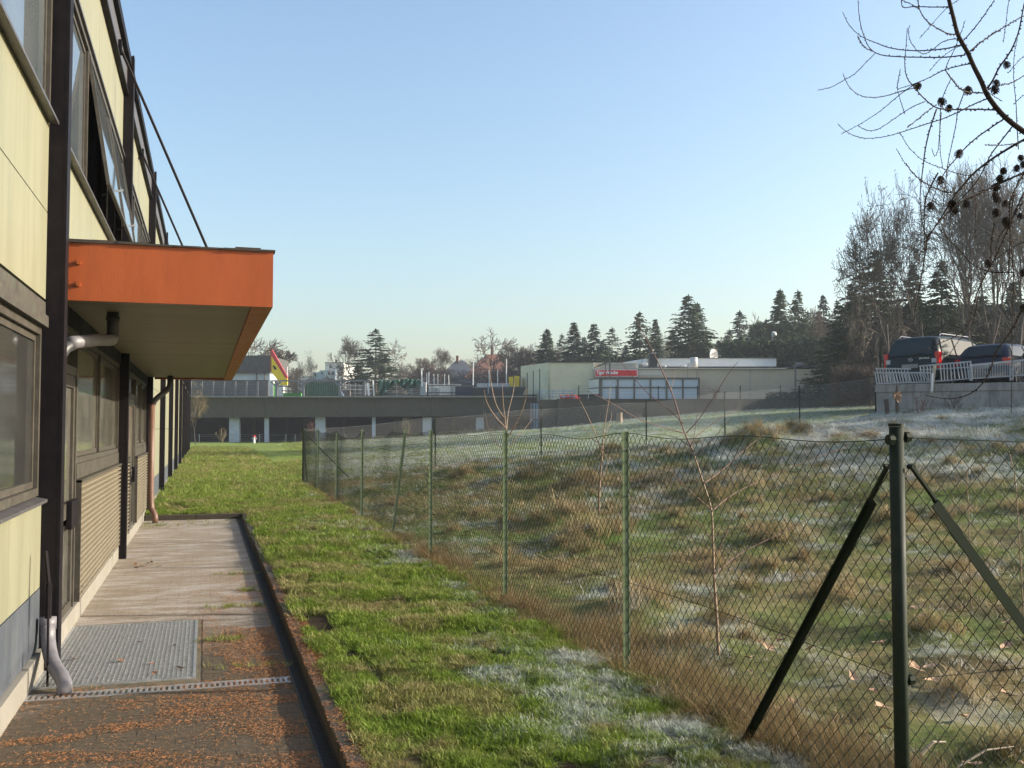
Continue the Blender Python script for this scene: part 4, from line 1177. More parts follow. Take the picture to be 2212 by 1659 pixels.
# ------------------------------------------------------------------ larch whose boughs hang into the picture
M_larch = mat('larch_bark', (.035,.024,.021), .85, spec=.15, var=.4, scale=60, dirt=(.22,.16,.09), dirt_amt=.35, bmp=.5, bscale=200)
M_cone = mat('larch_cone', (.045,.028,.022), .85, var=.4, scale=120)
LZ = lambda zx, zy: (1728 + .3471*zx, .3471*zy)
L8 = lambda zx, zy: (1728 + .3471*zx, 352 + .3471*zy)
TR = Vector((4.35, 2.2, 0)); TR.z = h1(TR.x, TR.y)
lt = thing('larch_tree', 'bare larch tree with knobbly boughs and dark cones hanging into the top right corner', 'tree', tuple(TR))
pts = [TR + Vector((.05*math.sin(k), .04*math.cos(2*k), .9*k - .2)) for k in range(12)]
MB().tube(pts, [.16 - .011*k for k in range(12)], 10).build('trunk', M_larch, lt, smooth=True)
A = [  # upper picture, width in px of the crop, then points
 (30,44,[(920,-30),(955,110),(985,220),(1045,330),(1080,410),(1130,510),(1165,590),(1230,680),(1300,750),(1394,820),(1600,960)]),
 (5,11,[(360,-20),(370,110),(395,215),(435,300),(500,340),(600,352),(750,356),(900,356),(1030,342)]),
 (4,11,[(265,75),(310,160),(380,225),(470,265),(560,298),(680,314),(800,313),(920,300),(1010,278)]),
 (3,6,[(110,562),(200,540),(270,500),(340,460),(400,400),(470,330)]),(3,5,[(360,222),(385,275),(420,305),(450,317)]),
 (6,10,[(735,0),(745,60),(790,130),(860,180),(920,208),(980,215)]),
 (6,9,[(630,-10),(640,45),(700,42),(760,42),(850,44),(925,42)]),(5,6,[(630,0),(690,25),(740,55)]),
 (3,8,[(685,155),(675,200),(690,260),(730,315),(775,335),(830,305),(880,265),(940,245),(985,242)]),
 (4,13,[(668,175),(660,290),(652,390),(665,480),(710,540),(770,610),(850,670),(950,682),(1080,680),(1215,685)]),
 (3,8,[(268,458),(300,530),(350,580),(410,603),(480,605),(560,590),(640,565),(720,545)]),
 (5,10,[(610,553),(700,525),(800,485),(900,435),(1000,408),(1070,395)]),(3,4,[(625,430),(612,500),(607,553),(630,640),(655,710)]),
 (3,8,[(255,835),(360,780),(450,725),(520,675),(590,615),(660,560),(740,510)]),
 (3,7,[(360,780),(400,805),(460,812),(520,785),(600,730),(700,665),(780,632)]),
 (3,10,[(235,770),(290,820),(370,855),(450,860),(540,848),(620,826),(700,800),(800,768),(900,735),(1000,690),(1100,640),(1175,612)]),
 (3,6,[(745,240),(830,140),(920,45),(1020,-20)]),(3,7,[(1028,128),(1000,210),(960,310),(920,390),(905,435)]),
 (7,11,[(905,435),(950,500),(1000,555),(1060,575),(1150,578)]),(3,5,[(805,445),(870,370),(940,315),(1000,285)]),
 (3,5,[(668,795),(760,720),(850,650)]),(7,12,[(1520,50),(1394,100),(1310,145),(1220,200),(1130,260),(1055,322)]),
 (5,9,[(1210,0),(1150,90),(1090,170),(1020,250)]),(9,16,[(1420,-60),(1394,30),(1360,200),(1310,320),(1240,420),(1200,500),(1165,550)]),
 (4,8,[(1355,240),(1335,330),(1330,480),(1345,650),(1350,780),(1360,930)]),(6,9,[(1460,430),(1394,470),(1320,515),(1240,530),(1165,560)]),
 (3,7,[(600,925),(650,1010),(740,1110),(830,1165),(900,1195),(980,1200)]),
 (3,7,[(620,820),(680,920),(770,1000),(880,1045),(1000,1085),(1070,1090)]),
 (5,12,[(770,1700),(775,1480),(750,1300),(750,1180),(765,1050),(780,930),(810,800),(850,680)]),
 (6,12,[(820,1260),(860,1150),(910,1060),(960,1000),(1020,930),(1090,865),(1180,800),(1270,740)]),
 (6,12,[(960,1280),(1040,1200),(1100,1130),(1150,1040),(1190,960),(1250,880),(1320,790)]),
 (8,22,[(790,1480),(850,1400),(900,1320),(960,1220),(1010,1160),(1080,1080),(1180,1000),(1280,935),(1394,870),(1600,770)]),
 (7,13,[(1020,1255),(1090,1220),(1180,1170),(1280,1120),(1394,1080),(1600,1000)]),
 (5,8,[(890,1300),(905,1150),(920,1020),(945,900),(970,780),(985,680),(1020,580)]),
 (4,6,[(820,925),(838,970),(860,930),(870,800),(875,690),(890,600),(940,490)]),(3,6,[(890,1050),(875,960),(870,830),(880,700)]),
 (8,14,[(1300,1700),(1310,1400),(1310,1250),(1394,1080),(1500,950)]),(3,4,[(1150,900),(1260,905),(1394,880)]),
 (5,8,[(1090,1480),(1095,1300),(1080,1180),(1060,1080)]),(3,4,[(1265,265),(1285,120),(1300,0)]),(3,5,[(1440,560),(1370,610),(1330,650)]),
 (3,5,[(1450,300),(1370,370),(1295,455)]),(3,4,[(1260,630),(1210,600),(1150,560)])]
B = [
 (5,12,[(712,975),(720,900),(740,800),(765,650),(790,500),(775,420),(775,300),(790,200),(860,60)]),
 (7,16,[(770,540),(800,470),(840,400),(900,330),(1010,240),(1090,200),(1200,150),(1394,60),(1560,0)]),
 (4,13,[(745,1172),(820,1145),(900,1110),(980,1070),(1050,1000),(1080,880),(1120,770),(1170,670),(1230,560),(1290,420),(1394,180)]),
 (3,8,[(925,1200),(1000,1090),(1070,1010),(1110,830)]),
 (4,11,[(1315,1560),(1320,1250),(1320,1000),(1330,750),(1320,560),(1310,400),(1330,180)]),
 (5,15,[(780,1445),(880,1465),(970,1465),(1050,1440),(1120,1390),(1180,1300),(1220,1180),(1290,1080),(1340,1000),(1394,900),(1500,800)]),
 (5,9,[(870,410),(930,480),(1000,550),(1060,620),(1130,660),(1200,680),(1340,680)]),(7,10,[(1190,640),(1190,500),(1210,380)]),
 (3,6,[(660,0),(700,60),(770,120),(870,170),(960,185)]),(6,13,[(1220,560),(1240,470),(1330,330),(1394,240)]),(4,8,[(1220,600),(1300,540),(1394,490),(1500,440)])]
lr = random.Random(77)
knob = MB()
def add_larch(lines, conv):
    global knob
    for (w0, w1, pts) in lines:
        dm = lr.uniform(-.45, .45) if w1 < 20 else 0.0
        n = len(pts); q = []
        for i, p_ in enumerate(pts):
            u = i / (n-1)                                  # 1 = the end nearer the stem
            x, y = conv(*p_)
            q.append(P(x, y, 3.75 + dm * (1-u)**1.2))
        q = catmull(q, 4)
        k = .5423 * 3.75 / 3360 / 2 * .8
        rads = [max(.0011, k * (w0 + (w1-w0) * i/(len(q)-1))) for i in range(len(q))]
        MB().tube(q, rads, 7).build('bough', M_larch, lt, smooth=True)
        # short shoots: small knobs sitting alternately along the bough
        acc = 0; step = .0125
        for i in range(1, len(q)):
            seg = q[i] - q[i-1]; Ls = seg.length; pos = 0
            while acc + (Ls - pos) > step:
                pos += step - acc; acc = 0
                c = q[i-1] + seg * (pos/Ls)
                dirv = Vector((lr.uniform(-1,1), lr.uniform(-1,1), lr.uniform(-1,1)))
                dirv = (dirv - seg.normalized() * dirv.dot(seg.normalized())).normalized()
                rk = max(.0019, min(.0030, rads[i]*1.1)) * lr.uniform(.7, 1.15)
                knob.tube([c, c + dirv*(rads[i] + rk*.9), c + dirv*(rads[i]+rk*1.7)], [rk, rk*1.05, rk*.6], 5)
                step = lr.uniform(.010, .022) if w1 < 20 else lr.uniform(.02, .04)
            acc += Ls - pos
add_larch(A, LZ); add_larch(B, L8)
ko = knob.build('short_shoots', M_larch, lt, kind='stuff')
def cone_mesh(seed):
    r = random.Random(seed); mb = MB(); L = .028
    core = MB(); mb.tube([(0,0,0),(0,0,-.006),(0,0,-L*.5),(0,0,-L)], [.003,.008,.010,.003], 8)
    for ring in range(6):
        zc = -.003 - ring * L/6.2; rr = .0095 + .0035*math.sin(math.pi*(ring+.5)/6)
        for k in range(8):
            a = 2*math.pi*(k + .5*(ring % 2))/8 + r.uniform(-.1,.1); a2 = .33
            c, s = math.cos, math.sin
            mb.add([(rr*.6*c(a-a2), rr*.6*s(a-a2), zc), (rr*.6*c(a+a2), rr*.6*s(a+a2), zc), (rr*1.25*c(a+a2*.6), rr*1.25*s(a+a2*.6), zc-.0055), (rr*1.2*c(a), rr*1.2*s(a), zc-.0075), (rr*1.25*c(a-a2*.6), rr*1.25*s(a-a2*.6), zc-.0055)], [(0,1,2,3,4)])
    return mb.mesh('cone', M_cone)
cm = [cone_mesh(i) for i in range(3)]
cones = [LZ(*c) for c in ((748,527),(1045,545),(867,620),(933,662),(1003,940),(873,1105),(815,1268),(947,1255),(940,1298),(1035,1258),(1278,393),(1222,505),(1205,545),(1365,975),(1350,1035),(1265,1055),(1250,1100),(1225,1150),(1210,1205),(1235,1230),(1287,1253),(1218,1308),(1275,1365),(1285,1385),(1365,1335),(1165,1625),(1385,1015))] + [L8(1380,890), L8(1390,670)]
Mo = ORG[lt.name].inverted()
for i, (x, y) in enumerate(cones):
    q = P(x, y-4, 3.72)
    piece('cone', cm[i % 3], lt, Mo @ q, (lr.uniform(-.5,.5), lr.uniform(-.5,.5), lr.uniform(0,6)), (lr.uniform(.85,1.08),)*3)
# ------------------------------------------------------------------ things far off. Frames: local x = right, y = away, z = up
def far_thing(name, label, cat, x, y, d, group=None):
    b = P(x, y, d)
    return thing(name, label, cat, (b.x, b.y, b.z), -YAW, group)
class FB(MB):
    """builds in photograph measure at a distance: boxes by their outline in the picture and their depth"""
    def vb(s, x0, x1, yt, yb_, d, dep=.3, d2=None):
        """upright block whose front face spans x0..x1, yt..yb at distance d (d2 at the right end)"""
        d2 = d if d2 is None else d2
        q = [P(x0, yb_, d), P(x1, yb_, d2), P(x1, yt, d2), P(x0, yt, d)]
        n = FH * dep
        vs = q + [p + n for p in q]
        return s.add(vs, [(0,1,2,3),(5,4,7,6),(0,4,5,1),(1,5,6,2),(2,6,7,3),(3,7,4,0)])
    def vbar(s, x0, y0, x1, y1, d, w, d2=None):
        return s.bar(P(x0, y0, d), P(x1, y1, d2 or d), w, w)

M_conc = mat('exposed_concrete', (.092,.078,.058), .95, var=.14, scale=1.2, dirt=(.05,.045,.035), dirt_amt=.5, bmp=.4, bscale=14, coord='World')
M_concl = mat('pale_concrete', (.30,.29,.27), .9, var=.15, scale=1.5, dirt=(.12,.11,.10), dirt_amt=.7, stretch=(1,1,.3), coord='World')
M_pillar = mat('painted_pillar', (.50,.53,.58), .7, var=.06, scale=1, dirt=(.3,.27,.24), dirt_amt=.5)
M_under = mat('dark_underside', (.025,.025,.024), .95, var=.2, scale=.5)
M_joint2 = mat('joint_sealant', (.26,.25,.23), .8)
M_steelg = mat('grey_steel_frame', (.20,.20,.22), .6, .2, var=.15, scale=2)
M_lgrey = mat('light_grey_metal', (.45,.45,.44), .5, var=.1, scale=2)
M_dgrey = mat('dark_grey_cladding', (.075,.075,.072), .85, var=.25, scale=2, coord='World')
M_tarp = mat('green_tarpaulin', (.035,.115,.075), .6, var=.25, scale=2)
M_greenp = mat('bright_green_paint', (.06,.30,.05), .5)
M_yel = mat('yellow_paint', (.85,.60,.02), .5, var=.04); M_red = mat('red_paint', (.52,.045,.05), .5, var=.06)
M_blued = mat('dark_blue_metal', (.02,.035,.07), .5, var=.2)
M_bronzew = mat('weathered_steel_screen', (.13,.13,.13), .7, var=.2, scale=1.5, coord='World')
M_cream2 = mat('cream_render', (.62,.58,.41), .9, var=.05, scale=.5, dirt=(.50,.46,.33), dirt_amt=.5, coord='World', bmp=.2, bscale=8)
M_tan = mat('tan_render', (.56,.47,.34), .9, var=.05, scale=.5, dirt=(.46,.38,.28), dirt_amt=.5, coord='World', bmp=.2, bscale=8)
M_tile = mat('pale_wall_tile', (.56,.52,.44), .6, var=.05, scale=4, perobj=.06)
M_wpanel = mat('milky_panel', (.50,.57,.62), .45, var=.05, scale=1); M_wpanel2 = mat('white_panel', (.68,.68,.62), .4, var=.04, scale=1)
M_mull = mat('grey_brown_mullion', (.12,.105,.09), .6, var=.1)
M_signred = mat('sign_red', (.62,.02,.022), .35, var=.04); M_signwhite = mat('sign_white', (.85,.85,.85), .5, var=.02)
M_black = mat('black_plastic', (.012,.012,.013), .5, var=.2)
M_clay = mat('clay_tile_roof', (.20,.085,.055), .85, var=.25, scale=.8, dirt=(.09,.06,.05), dirt_amt=.6, coord='World')
M_slate = mat('slate_roof', (.075,.085,.10), .7, var=.2, scale=.8, coord='World')
M_wallw = mat('white_house_wall', (.60,.60,.58), .8, var=.05); M_wallbl = mat('blue_grey_wall', (.30,.37,.45), .7, var=.08)

# ---- parking deck
dk = far_thing('parking_deck', 'dark concrete parking deck on white pillars beyond the far end of the lawn', 'parking deck', 780, 956, 110)
xs_j = [395, 481, 588, 681, 736, 774, 913, 965, 1040, 1160]
joints = [412-17, 550/2212*480/1.0, 0]
jx = [395, 498, 572, 640, 703, 802, 895, 985, 1078, 1160]    # panel joints of the parapet
jx = [395, 503.5, 573, 690, 808, 930, 1045, 1160]
def dd(x): return 110 - (x-412)/(1160-412)*4
for a, b in zip(jx[:-1], jx[1:]):
    q = FB(); g = .12
    yt = lambda x: 857.5 - (x-412)*.0075; yb2 = lambda x: 902.5 - (x-412)*.006
    pa, pb, pc, pd = P(a+.6, yb2(a), dd(a)), P(b-.6, yb2(b), dd(b)), P(b-.6, yt(b), dd(b)), P(a+.6, yt(a), dd(a))
    n = FH*.35; q.add([pa,pb,pc,pd,pa+n,pb+n,pc+n,pd+n], [(0,1,2,3),(5,4,7,6),(0,4,5,1),(1,5,6,2),(2,6,7,3),(3,7,4,0)])
    q.build('parapet_panel', M_conc, dk)
    FB().vb(b-.6, b+.6, yt(b)+.5, yb2(b), dd(b)+.1, .3).build('joint', M_joint2, dk)
FB().vb(392, 1162, 855.8, 858.2, 109.5, .5, 105.5).build('coping', M_concl, dk)
FB().vb(388, 1165, 893, 900, 110.6, 22, 106.6).build('deck_slab', M_conc, dk)
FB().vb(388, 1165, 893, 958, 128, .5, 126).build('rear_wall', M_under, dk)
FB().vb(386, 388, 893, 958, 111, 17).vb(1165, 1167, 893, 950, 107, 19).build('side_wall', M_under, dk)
for (a, b, y) in ((495,517,957),(571,580.5,957),(681,702.5,955),(803.5,811,951),(913,932,946),(1028,1045,944)):
    FB().vb(a, b, 901, y, dd(a)+.7, (b-a)*.03).build('pillar', M_pillar, dk)
FB().vb(506, 507.5, 903, 956, 110.58, .1).build('drain_strip', M_conc, dk)
for x in (430, 545, 612, 655, 740, 850, 975, 1100):
    FB().vb(x, x+8, 898, 958, 120, .4).build('inner_pillar', M_conc, dk)
FB().vb(869, 884, 902, 918, 112, .1).build('notice_board', M_tan, dk)

# thin fence in front of the deck opening, hydrant, weeds
tf = far_thing('garden_fence', 'thin low wire fence standing in front of the dark openings of the parking deck', 'fence', 560, 957, 108)
for x in (430, 501, 560, 617, 637, 700, 745, 790):
    FB().vb(x, x+1.0, 938 - (x-430)*.004, 957, 108.6, .06).build('post', M_lgrey, tf)
q = FB()
for y in (939, 943, 948, 953): q.vbar(412, y, 800, y-1.5, 108.6, .016)
q.build('line_wires', M_wiregalv, tf)
hy = far_thing('hydrant', 'small white and red hydrant standing on the grass in front of the parking deck', 'hydrant', 549, 957.5, 105)
b = ORG[hy.name].translation
MB().cyl((b.x, b.y, b.z-.1), .13, .75, 12, .11).build('body', M_white, hy, smooth=False)
MB().cyl((b.x, b.y, b.z+.65), .20, .06, 12).cyl((b.x, b.y, b.z+.71), .16, .14, 12, .05).build('cap', M_red, hy)
MB().cyl(tuple(Vector(b)+Vector((0,0,.50))-RV*.26), .07, .52, 8, axis=RV).build('outlet', M_lgrey, hy)

# things on the parking deck
T = lambda x: 857 - (x-412)*.0075
bk = far_thing('roof_building', 'dark grey box building with a pale window strip standing on the parking deck', 'building', 540, 857, 118)
FB().vb(404, 584, 768, 805, 122, 10).build('upper_wall', M_dgrey, bk)
FB().vb(404, 583, 805.5, 821, 122.6, 8).build('window_strip', M_wpanel, bk)
for x in (553, 571): FB().vb(x, x+1.2, 805.5, 821, 122.4, .2).build('mullion', M_mull, bk)
FB().vb(404, 580, 821.5, 857, 123, 7).build('lower_wall', M_bronzew, bk)
sc_ = far_thing('roof_screen_fence', 'long grey slatted screen fence on the left part of the parking deck', 'fence', 500, 857, 114)
for i in range(7): FB().vb(412 + i*24, 413.6 + i*24, 823, 857, 114, .1).build('post', M_steelg, sc_)
for i in range(10): FB().vb(410, 580, 823.5 + i*3.4, 824.3 + i*3.4, 114.2, .03).build('rail', M_steelg, sc_)
for i in range(7): FB().vb(414 + i*24, 434 + i*24, 827, 856, 114.8, .06).build('screen_panel', M_bronzew, sc_)
wp = far_thing('white_post', 'broad white post at the end of the grey screen fence on the parking deck', 'post', 585, 857, 113)
FB().vb(581, 590, 821, 857, 113, .6).build('shaft', M_white, wp)
FB().vb(590.2, 593, 828, 857, 113.1, .5).build('green_side', M_greenp, wp)
FB().vb(597, 612, 832, 857, 116, .6).build('white_panel', M_wpanel2, wp)
# yellow fin sign with red edge
sg = far_thing('fin_sign', 'tall yellow triangular fin sign with a red edge rising beside the dark box building', 'sign', 600, 850, 116)
pz = lambda x, y: P(x, y, 116)
FB().poly([pz(586.6,769.5), pz(615,815), pz(620.5,818), pz(620.5,831.5), pz(604,831.5), pz(598,819), pz(586.6,804)], FH, .35).build('yellow_face', M_yel, sg)
FB().poly([pz(585.2,754.5), pz(587.5,755), pz(619.6,811), pz(620.4,817.8), pz(615.1,814.8), pz(586.6,769.3)], FH, .36).build('red_edge', M_red, sg)
FB().poly([pz(583,757), pz(584.5,757), pz(586,803), pz(583.5,803)], FH, .5).build('orange_side', M_orange, sg)
FB().poly([P(589,789,115.95), P(594,791,115.95), P(598,797,115.95), P(594,799,115.95), P(591,795,115.95)], FH*-1, .03).build('dark_emblem', M_black, sg)
pw = far_thing('flag_banner', 'narrow white upright banner to the right of the yellow fin sign', 'banner', 620, 850, 117)
FB().vb(617, 620.5, 792, 834, 117, .15).build('cloth', M_white, pw)
# steel frame pergola
pg = far_thing('steel_frame', 'long rusty grey steel pergola frame on the parking deck right of the fin sign', 'frame', 700, 857, 112)
for x in (594, 652, 731, 784): FB().vb(x, x+4.5, 821, 857, 112, .3).build('column', M_steelg, pg)
FB().vb(588, 652, 821, 824, 112.2, .25).vb(652, 800, 821, 824, 112.2, .25, 111.6).build('beam', M_steelg, pg)
for (x, y, w) in ((600,833,52),(608,843,40)): FB().vb(x, x+w, y, y+2.2, 112.5, .3).build('rail', M_mull, pg)
for x in (594, 652, 731): 
    FB().vbar(x+4, 833, x+14, 824, 112.1, .16).build('knee_brace', M_steelg, pg)
    FB().vbar(x, 833, x-9, 824, 112.1, .16).build('knee_brace', M_steelg, pg)
gr = far_thing('green_screen', 'dark green mesh screen hung between two columns of the pergola frame', 'screen', 694, 857, 112)
for i in range(20): FB().vb(656.5 + i*3.75, 659.4 + i*3.75, 826, 857, 112.6 + .1*math.sin(i*1.7), .05).build('strip', M_tarp, gr)
gm = far_thing('green_mat', 'bright green artificial turf roll lying behind the deck parapet', 'mat', 630, 857, 114)
FB().vb(612, 650, 849, 857, 114, 1.5).build('roll', M_greenp, gm)
cr = far_thing('scaffold_rack', 'stack of pale wire cages and pipes leaning on the deck right of the pergola', 'rack', 760, 857, 112)
for i in range(17): FB().vb(738 + i*3.7, 739.1 + i*3.7, 828 + (i % 4), 857, 113 + (i % 3)*.4, .08).build('bar', M_lgrey if i % 3 else M_mull, cr)
for i, y in enumerate((832, 840, 848)): FB().vb(738, 802, y, y+2.4, 113.4, .12).build('shelf', M_lgrey if i != 1 else M_white, cr)
bx = far_thing('storage_box', 'low dark storage box with a blue side next to the pergola column', 'box', 748, 857, 112)
FB().vb(737, 755, 844, 857, 111.9, 1).build('body', M_mull, bx)
FB().poly([P(736,845,111.5), P(742,852,111.5), P(742,857,111.5), P(736,857,111.5)], FH, .3).build('blue_side', M_wallbl, bx)
for i, (x0, x1, lab) in enumerate(((794,797,'slanting white pole leaning beside the green tarpaulin rack'), (806,808,'thin white upright pole beside the green tarpaulin rack'))):
    o_ = far_thing('pole', lab, 'pole', x0, 857, 111); FB().vbar(x0, 827-i*6, x1, 857, 111, .22 - .08*i).build('shaft', M_white, o_)
# tarp draped over a tube rack
rk = far_thing('tube_rack', 'galvanised tube rack under the sagging green tarpaulin on the parking deck', 'rack', 870, 856, 111)
for x in (818, 856, 888, 906): FB().vb(x, x+1.6, 820, 856, 111.6, .12).build('upright', M_lgrey, rk)
for i in range(8): FB().vb(818, 907, 820 + i*4.7, 821 + i*4.7, 111.8, .1).build('tube', M_lgrey, rk)
tp = far_thing('tarpaulin', 'green tarpaulin draped in loose folds over the tube rack', 'tarpaulin', 860, 850, 111)
V, F = [], []
nx, ny = 40, 10
for i in range(nx+1):
    u = i/nx
    top = 820.5 + 2*math.sin(u*7); 
    low = 857 - 0*u if u < .12 else (855 - 30*(u-.12)/.3 if u < .42 else (829 + 10*math.sin((u-.42)/.58*math.pi)))
    for j in range(ny+1):
        v = j/ny
        x = 816 + 92*u + (1-v)*0 + 3*math.sin(v*3+u*12)*v
        p_ = P(x, top + (low-top)*v, 111.2 + .35*math.sin(u*34 + v*5) * (.3+v) + .2*math.sin(u*61))
        V.append(tuple(p_))
for i in range(nx):
    for j in range(ny):
        a = i*(ny+1)+j; F.append((a, a+1, a+ny+2, a+ny+1))
mb = MB(); mb.add(V, F)
# give the cloth thickness
mb.add([tuple(Vector(v)+FH*.03) for v in V], [tuple(reversed(f)) for f in F])
mb.build('cloth', M_tarp, tp, smooth=True)
wc = far_thing('wire_cage', 'pale wire mesh cage with a white lower half beside the tarpaulin', 'cage', 918, 856, 111)
FB().poly([P(908,822,111), P(920,826,110.5), P(920,856,110.5), P(908,856,111)], FH, .8).build('mesh_side', M_lgrey, wc)
FB().vb(911, 912.2, 808, 825, 111.5, .12).build('pole', M_white, wc)
fr = far_thing('white_railing', 'white upright slatted railing on the middle of the parking deck', 'railing', 930, 856, 108.5)
for i in range(20): FB().vb(926.5 + i*2.9, 927.6 + i*2.9, 833 - i*.05, 855, 109, .06).build('slat', M_white, fr)
for y in (832, 847): FB().vb(922, 984, y, y+1.4, 108.9, .08).build('rail', M_dgrey, fr)
f2 = far_thing('white_railing', 'higher white slatted railing behind, seen above the dark blue container', 'railing', 975, 850, 112)
for i in range(27): FB().vb(927 + i*2.6, 928.2 + i*2.6, 829 - i*.1, 838, 112, .06).build('slat', M_white, f2)
FB().vb(922, 1000, 826, 829, 111.9, .1).build('rail', M_dgrey, f2)
for (a, b, y, m_, lab) in ((949,972,836,M_white,'white ribbed crate standing behind the slatted railing'), (973,1022,835,M_blued,'dark blue metal container on the parking deck'),
                       (1022,1052,838,M_dgrey,'dark grey flat container between the blue one and the long skip'), ):
    o_ = far_thing('container', lab, 'container', a, 855, 109)
    FB().vb(a, b, y, 855, 109.4, 2).build('body', m_, o_)
    for k in range(int((b-a)/3.2)): FB().vb(a+1.2+k*3.2, a+2.2+k*3.2, y+1, 854, 109.33, .05).build('rib', m_, o_)
    FB().vb(a-.5, b+.5, y-1.6, y-.1, 109.3, 2.1).build('lid', M_steelg if m_ != M_white else M_white, o_)
o_ = far_thing('skip', 'long dark skip with slanted end standing at the right end of the parking deck', 'skip', 1100, 854, 107)
FB().poly([P(1056,837,107), P(1136,836,107), P(1133,844,107), P(1128,854,107), P(1056,855,107)], FH, 2.2).build('body', M_dgrey, o_)
for k in range(4): FB().vb(1057, 1129, 840 + 3.6*k, 841 + 3.6*k, 106.9, .08).build('rib', M_blued, o_)
FB().vb(1056, 1137, 835, 836.6, 106.95, .15).build('rim', M_steelg, o_)
o_ = far_thing('grey_screen', 'broad grey panel screen behind the long dark skip', 'screen', 1060, 850, 112)
for k in range(4): FB().vb(1006+k*24, 1029+k*24, 828, 850, 112.5, .1).build('panel', M_lgrey if k else M_dgrey, o_)
o_ = far_thing('yellow_container', 'yellow container half hidden behind the skip near the cream building', 'container', 1105, 850, 114)
FB().vb(1099, 1109, 814, 838, 114, 2).build('left_half', M_yel, o_); FB().vb(1111, 1122, 812, 838, 114.4, 2).build('right_half', M_yel, o_)
o_ = far_thing('red_container', 'low red container beside the yellow one', 'container', 1090, 845, 113)
FB().vb(1077, 1098, 827, 834, 113, 1.5).build('body', M_red, o_)
for i, (x, y0_, y1_, w, lab) in enumerate(((911.5,796,835,.22,'tall white pole with a cross piece above the tarpaulin rack'), (922,806,830,.12,'first short white stake left of the slatted railing'), (926,804,832,.12,'second short white stake left of the slatted railing'),
    (938,808,832,.1,'short white stake above the left end of the slatted railing'),(946,808,832,.1,'short white stake above the white crate'),(960,808,832,.1,'leaning white stake above the white crate'),(970,810,832,.1,'shortest white stake above the white crate'),
    (1094,776,830,.14,'tall thin white mast left of the yellow container'),(1022,780,832,.16,'tall white flag mast in front of the red roofed house'),(1057,800,836,.12,'thin white mast above the skip'),(1075,798,836,.12,'thin white mast next to the tall one above the skip'))):
    o_ = far_thing('mast', lab, 'mast', x, y1_, 110.5); FB().vbar(x + (i % 3 - 1)*.8, y0_, x, y1_, 110.5, w*.6).build('shaft', M_white, o_)
    if w > .2: FB().vbar(x-2.5, y0_+2, x+2.5, y0_+1, 110.5, .2).build('cross_piece', M_white, o_)

# ---- laundry
ZG = lambda d: P(1300, 862, d)
ld = far_thing('laundry_building', 'low cream and tan laundry building with a white roof band behind the frosty meadow', 'building', 1480, 863, 104)
BD = 104
q = FB(); q.vb(1183.5, 1283, 783.5, 872, BD, 14); q.build('cream_block', M_cream2, ld)
# its left flank runs away from us
a0, a1 = P(1183.2, 783.5, BD), P(1183.2, 872, BD); far0, far1 = P(1125, 791, BD+13), P(1125, 866, BD+13)
MB().add([a1, a0, far0, far1, a1+RV*.3, a0+RV*.3, far0+RV*.3, far1+RV*.3], [(0,1,2,3),(7,6,5,4),(0,4,5,1),(1,5,6,2),(2,6,7,3),(3,7,4,0)]).build('left_flank', M_wallbl if 0 else M_cream2, ld)
FB().vb(1183, 1283.2, 782, 783.4, BD-.1, 14).build('roof_edge', M_mull, ld)
FB().vb(1281.5, 1283, 783, 797, BD-.12, .1).build('down_pipe', M_white, ld)
FB().vb(1283.2, 1377, 786, 872, BD+.6, 12).build('tiled_wall', M_tile, ld)
FB().vb(1283.2, 1377.5, 783.5, 786, BD+.45, .5).build('roof_edge', M_tile, ld)
tl = FB().vb(0,0,0,0,BD)  # placeholder outline replaced below
for r_i in range(6):
    for c_i in range(24):
        x0 = 1284 + c_i*3.85
        FB().vb(x0, x0+3.55, 787.2 + r_i*1.75, 788.7 + r_i*1.75, BD+.55, .05).build('tile', M_tile, ld)
FB().vb(1377.8, 1793, 797, 870, BD, 10).build('tan_wall', M_tan, ld)
FB().vb(1376, 1700, 794.6, 797, BD-.25, 10.5).build('roof_edge', M_tile, ld)
MB().add([P(1650,796,BD-.2), P(1793,789,BD-.2), P(1793,791,BD-.2), P(1650,797.5,BD-.2), P(1650,796,BD+10), P(1793,789,BD+10), P(1793,791,BD+10), P(1650,797.5,BD+10)],
         [(0,3,2,1),(4,5,6,7),(0,1,5,4),(1,2,6,5),(2,3,7,6),(3,0,4,7)]).build('sloping_roof_edge', M_slate, ld)
FB().vb(1793, 1805, 783.5, 870, BD-.6, 6).build('end_pier', M_concl, ld)
for x in (1485, 1505, 1620): FB().vb(x, x+.8, 799, 863, BD-.05, .1).build('wall_joint', M_concl, ld)
FB().vb(1377.9, 1432, 799, 811, BD-.06, .1).build('tile_patch', M_tile, ld)
FB().vb(1394, 1677, 774, 791.5, BD+3.2, 9).build('roof_storey', M_white, ld)
FB().vb(1393.5, 1677.5, 772.8, 774, BD+3.1, 9.2).build('roof_edge', M_mull, ld)
MB().add([P(1345,783,BD+5), P(1392,775,BD+5), P(1392,787,BD+5), P(1345,787,BD+5)] + [P(1345,783,BD+9), P(1392,775,BD+9), P(1392,787,BD+9), P(1345,787,BD+9)],
         [(0,3,2,1),(4,5,6,7),(0,1,5,4),(1,2,6,5),(2,3,7,6),(3,0,4,7)]).build('ramp_roof', M_white, ld)
cst = FB().vb(1404, 1420, 764, 792, BD+2, 1.6).build('chimney', M_black, ld)
for x in (1408, 1412, 1416): FB().vb(x, x+1.2, 761, 764, BD+2.5, .15).build('flue', M_white, cst)
vn = FB().tube([P(1499,772,BD+1.5), P(1499,793,BD+1.5)], .38, 12).build('vent_stack', M_lgrey, ld, smooth=True)
FB().vb(1488, 1497, 784, 793, BD+1.2, .8).build('vent_box', M_lgrey, ld)
b = P(1538, 768, BD+4)
ds = MB(); 
for k in range(12):
    pass
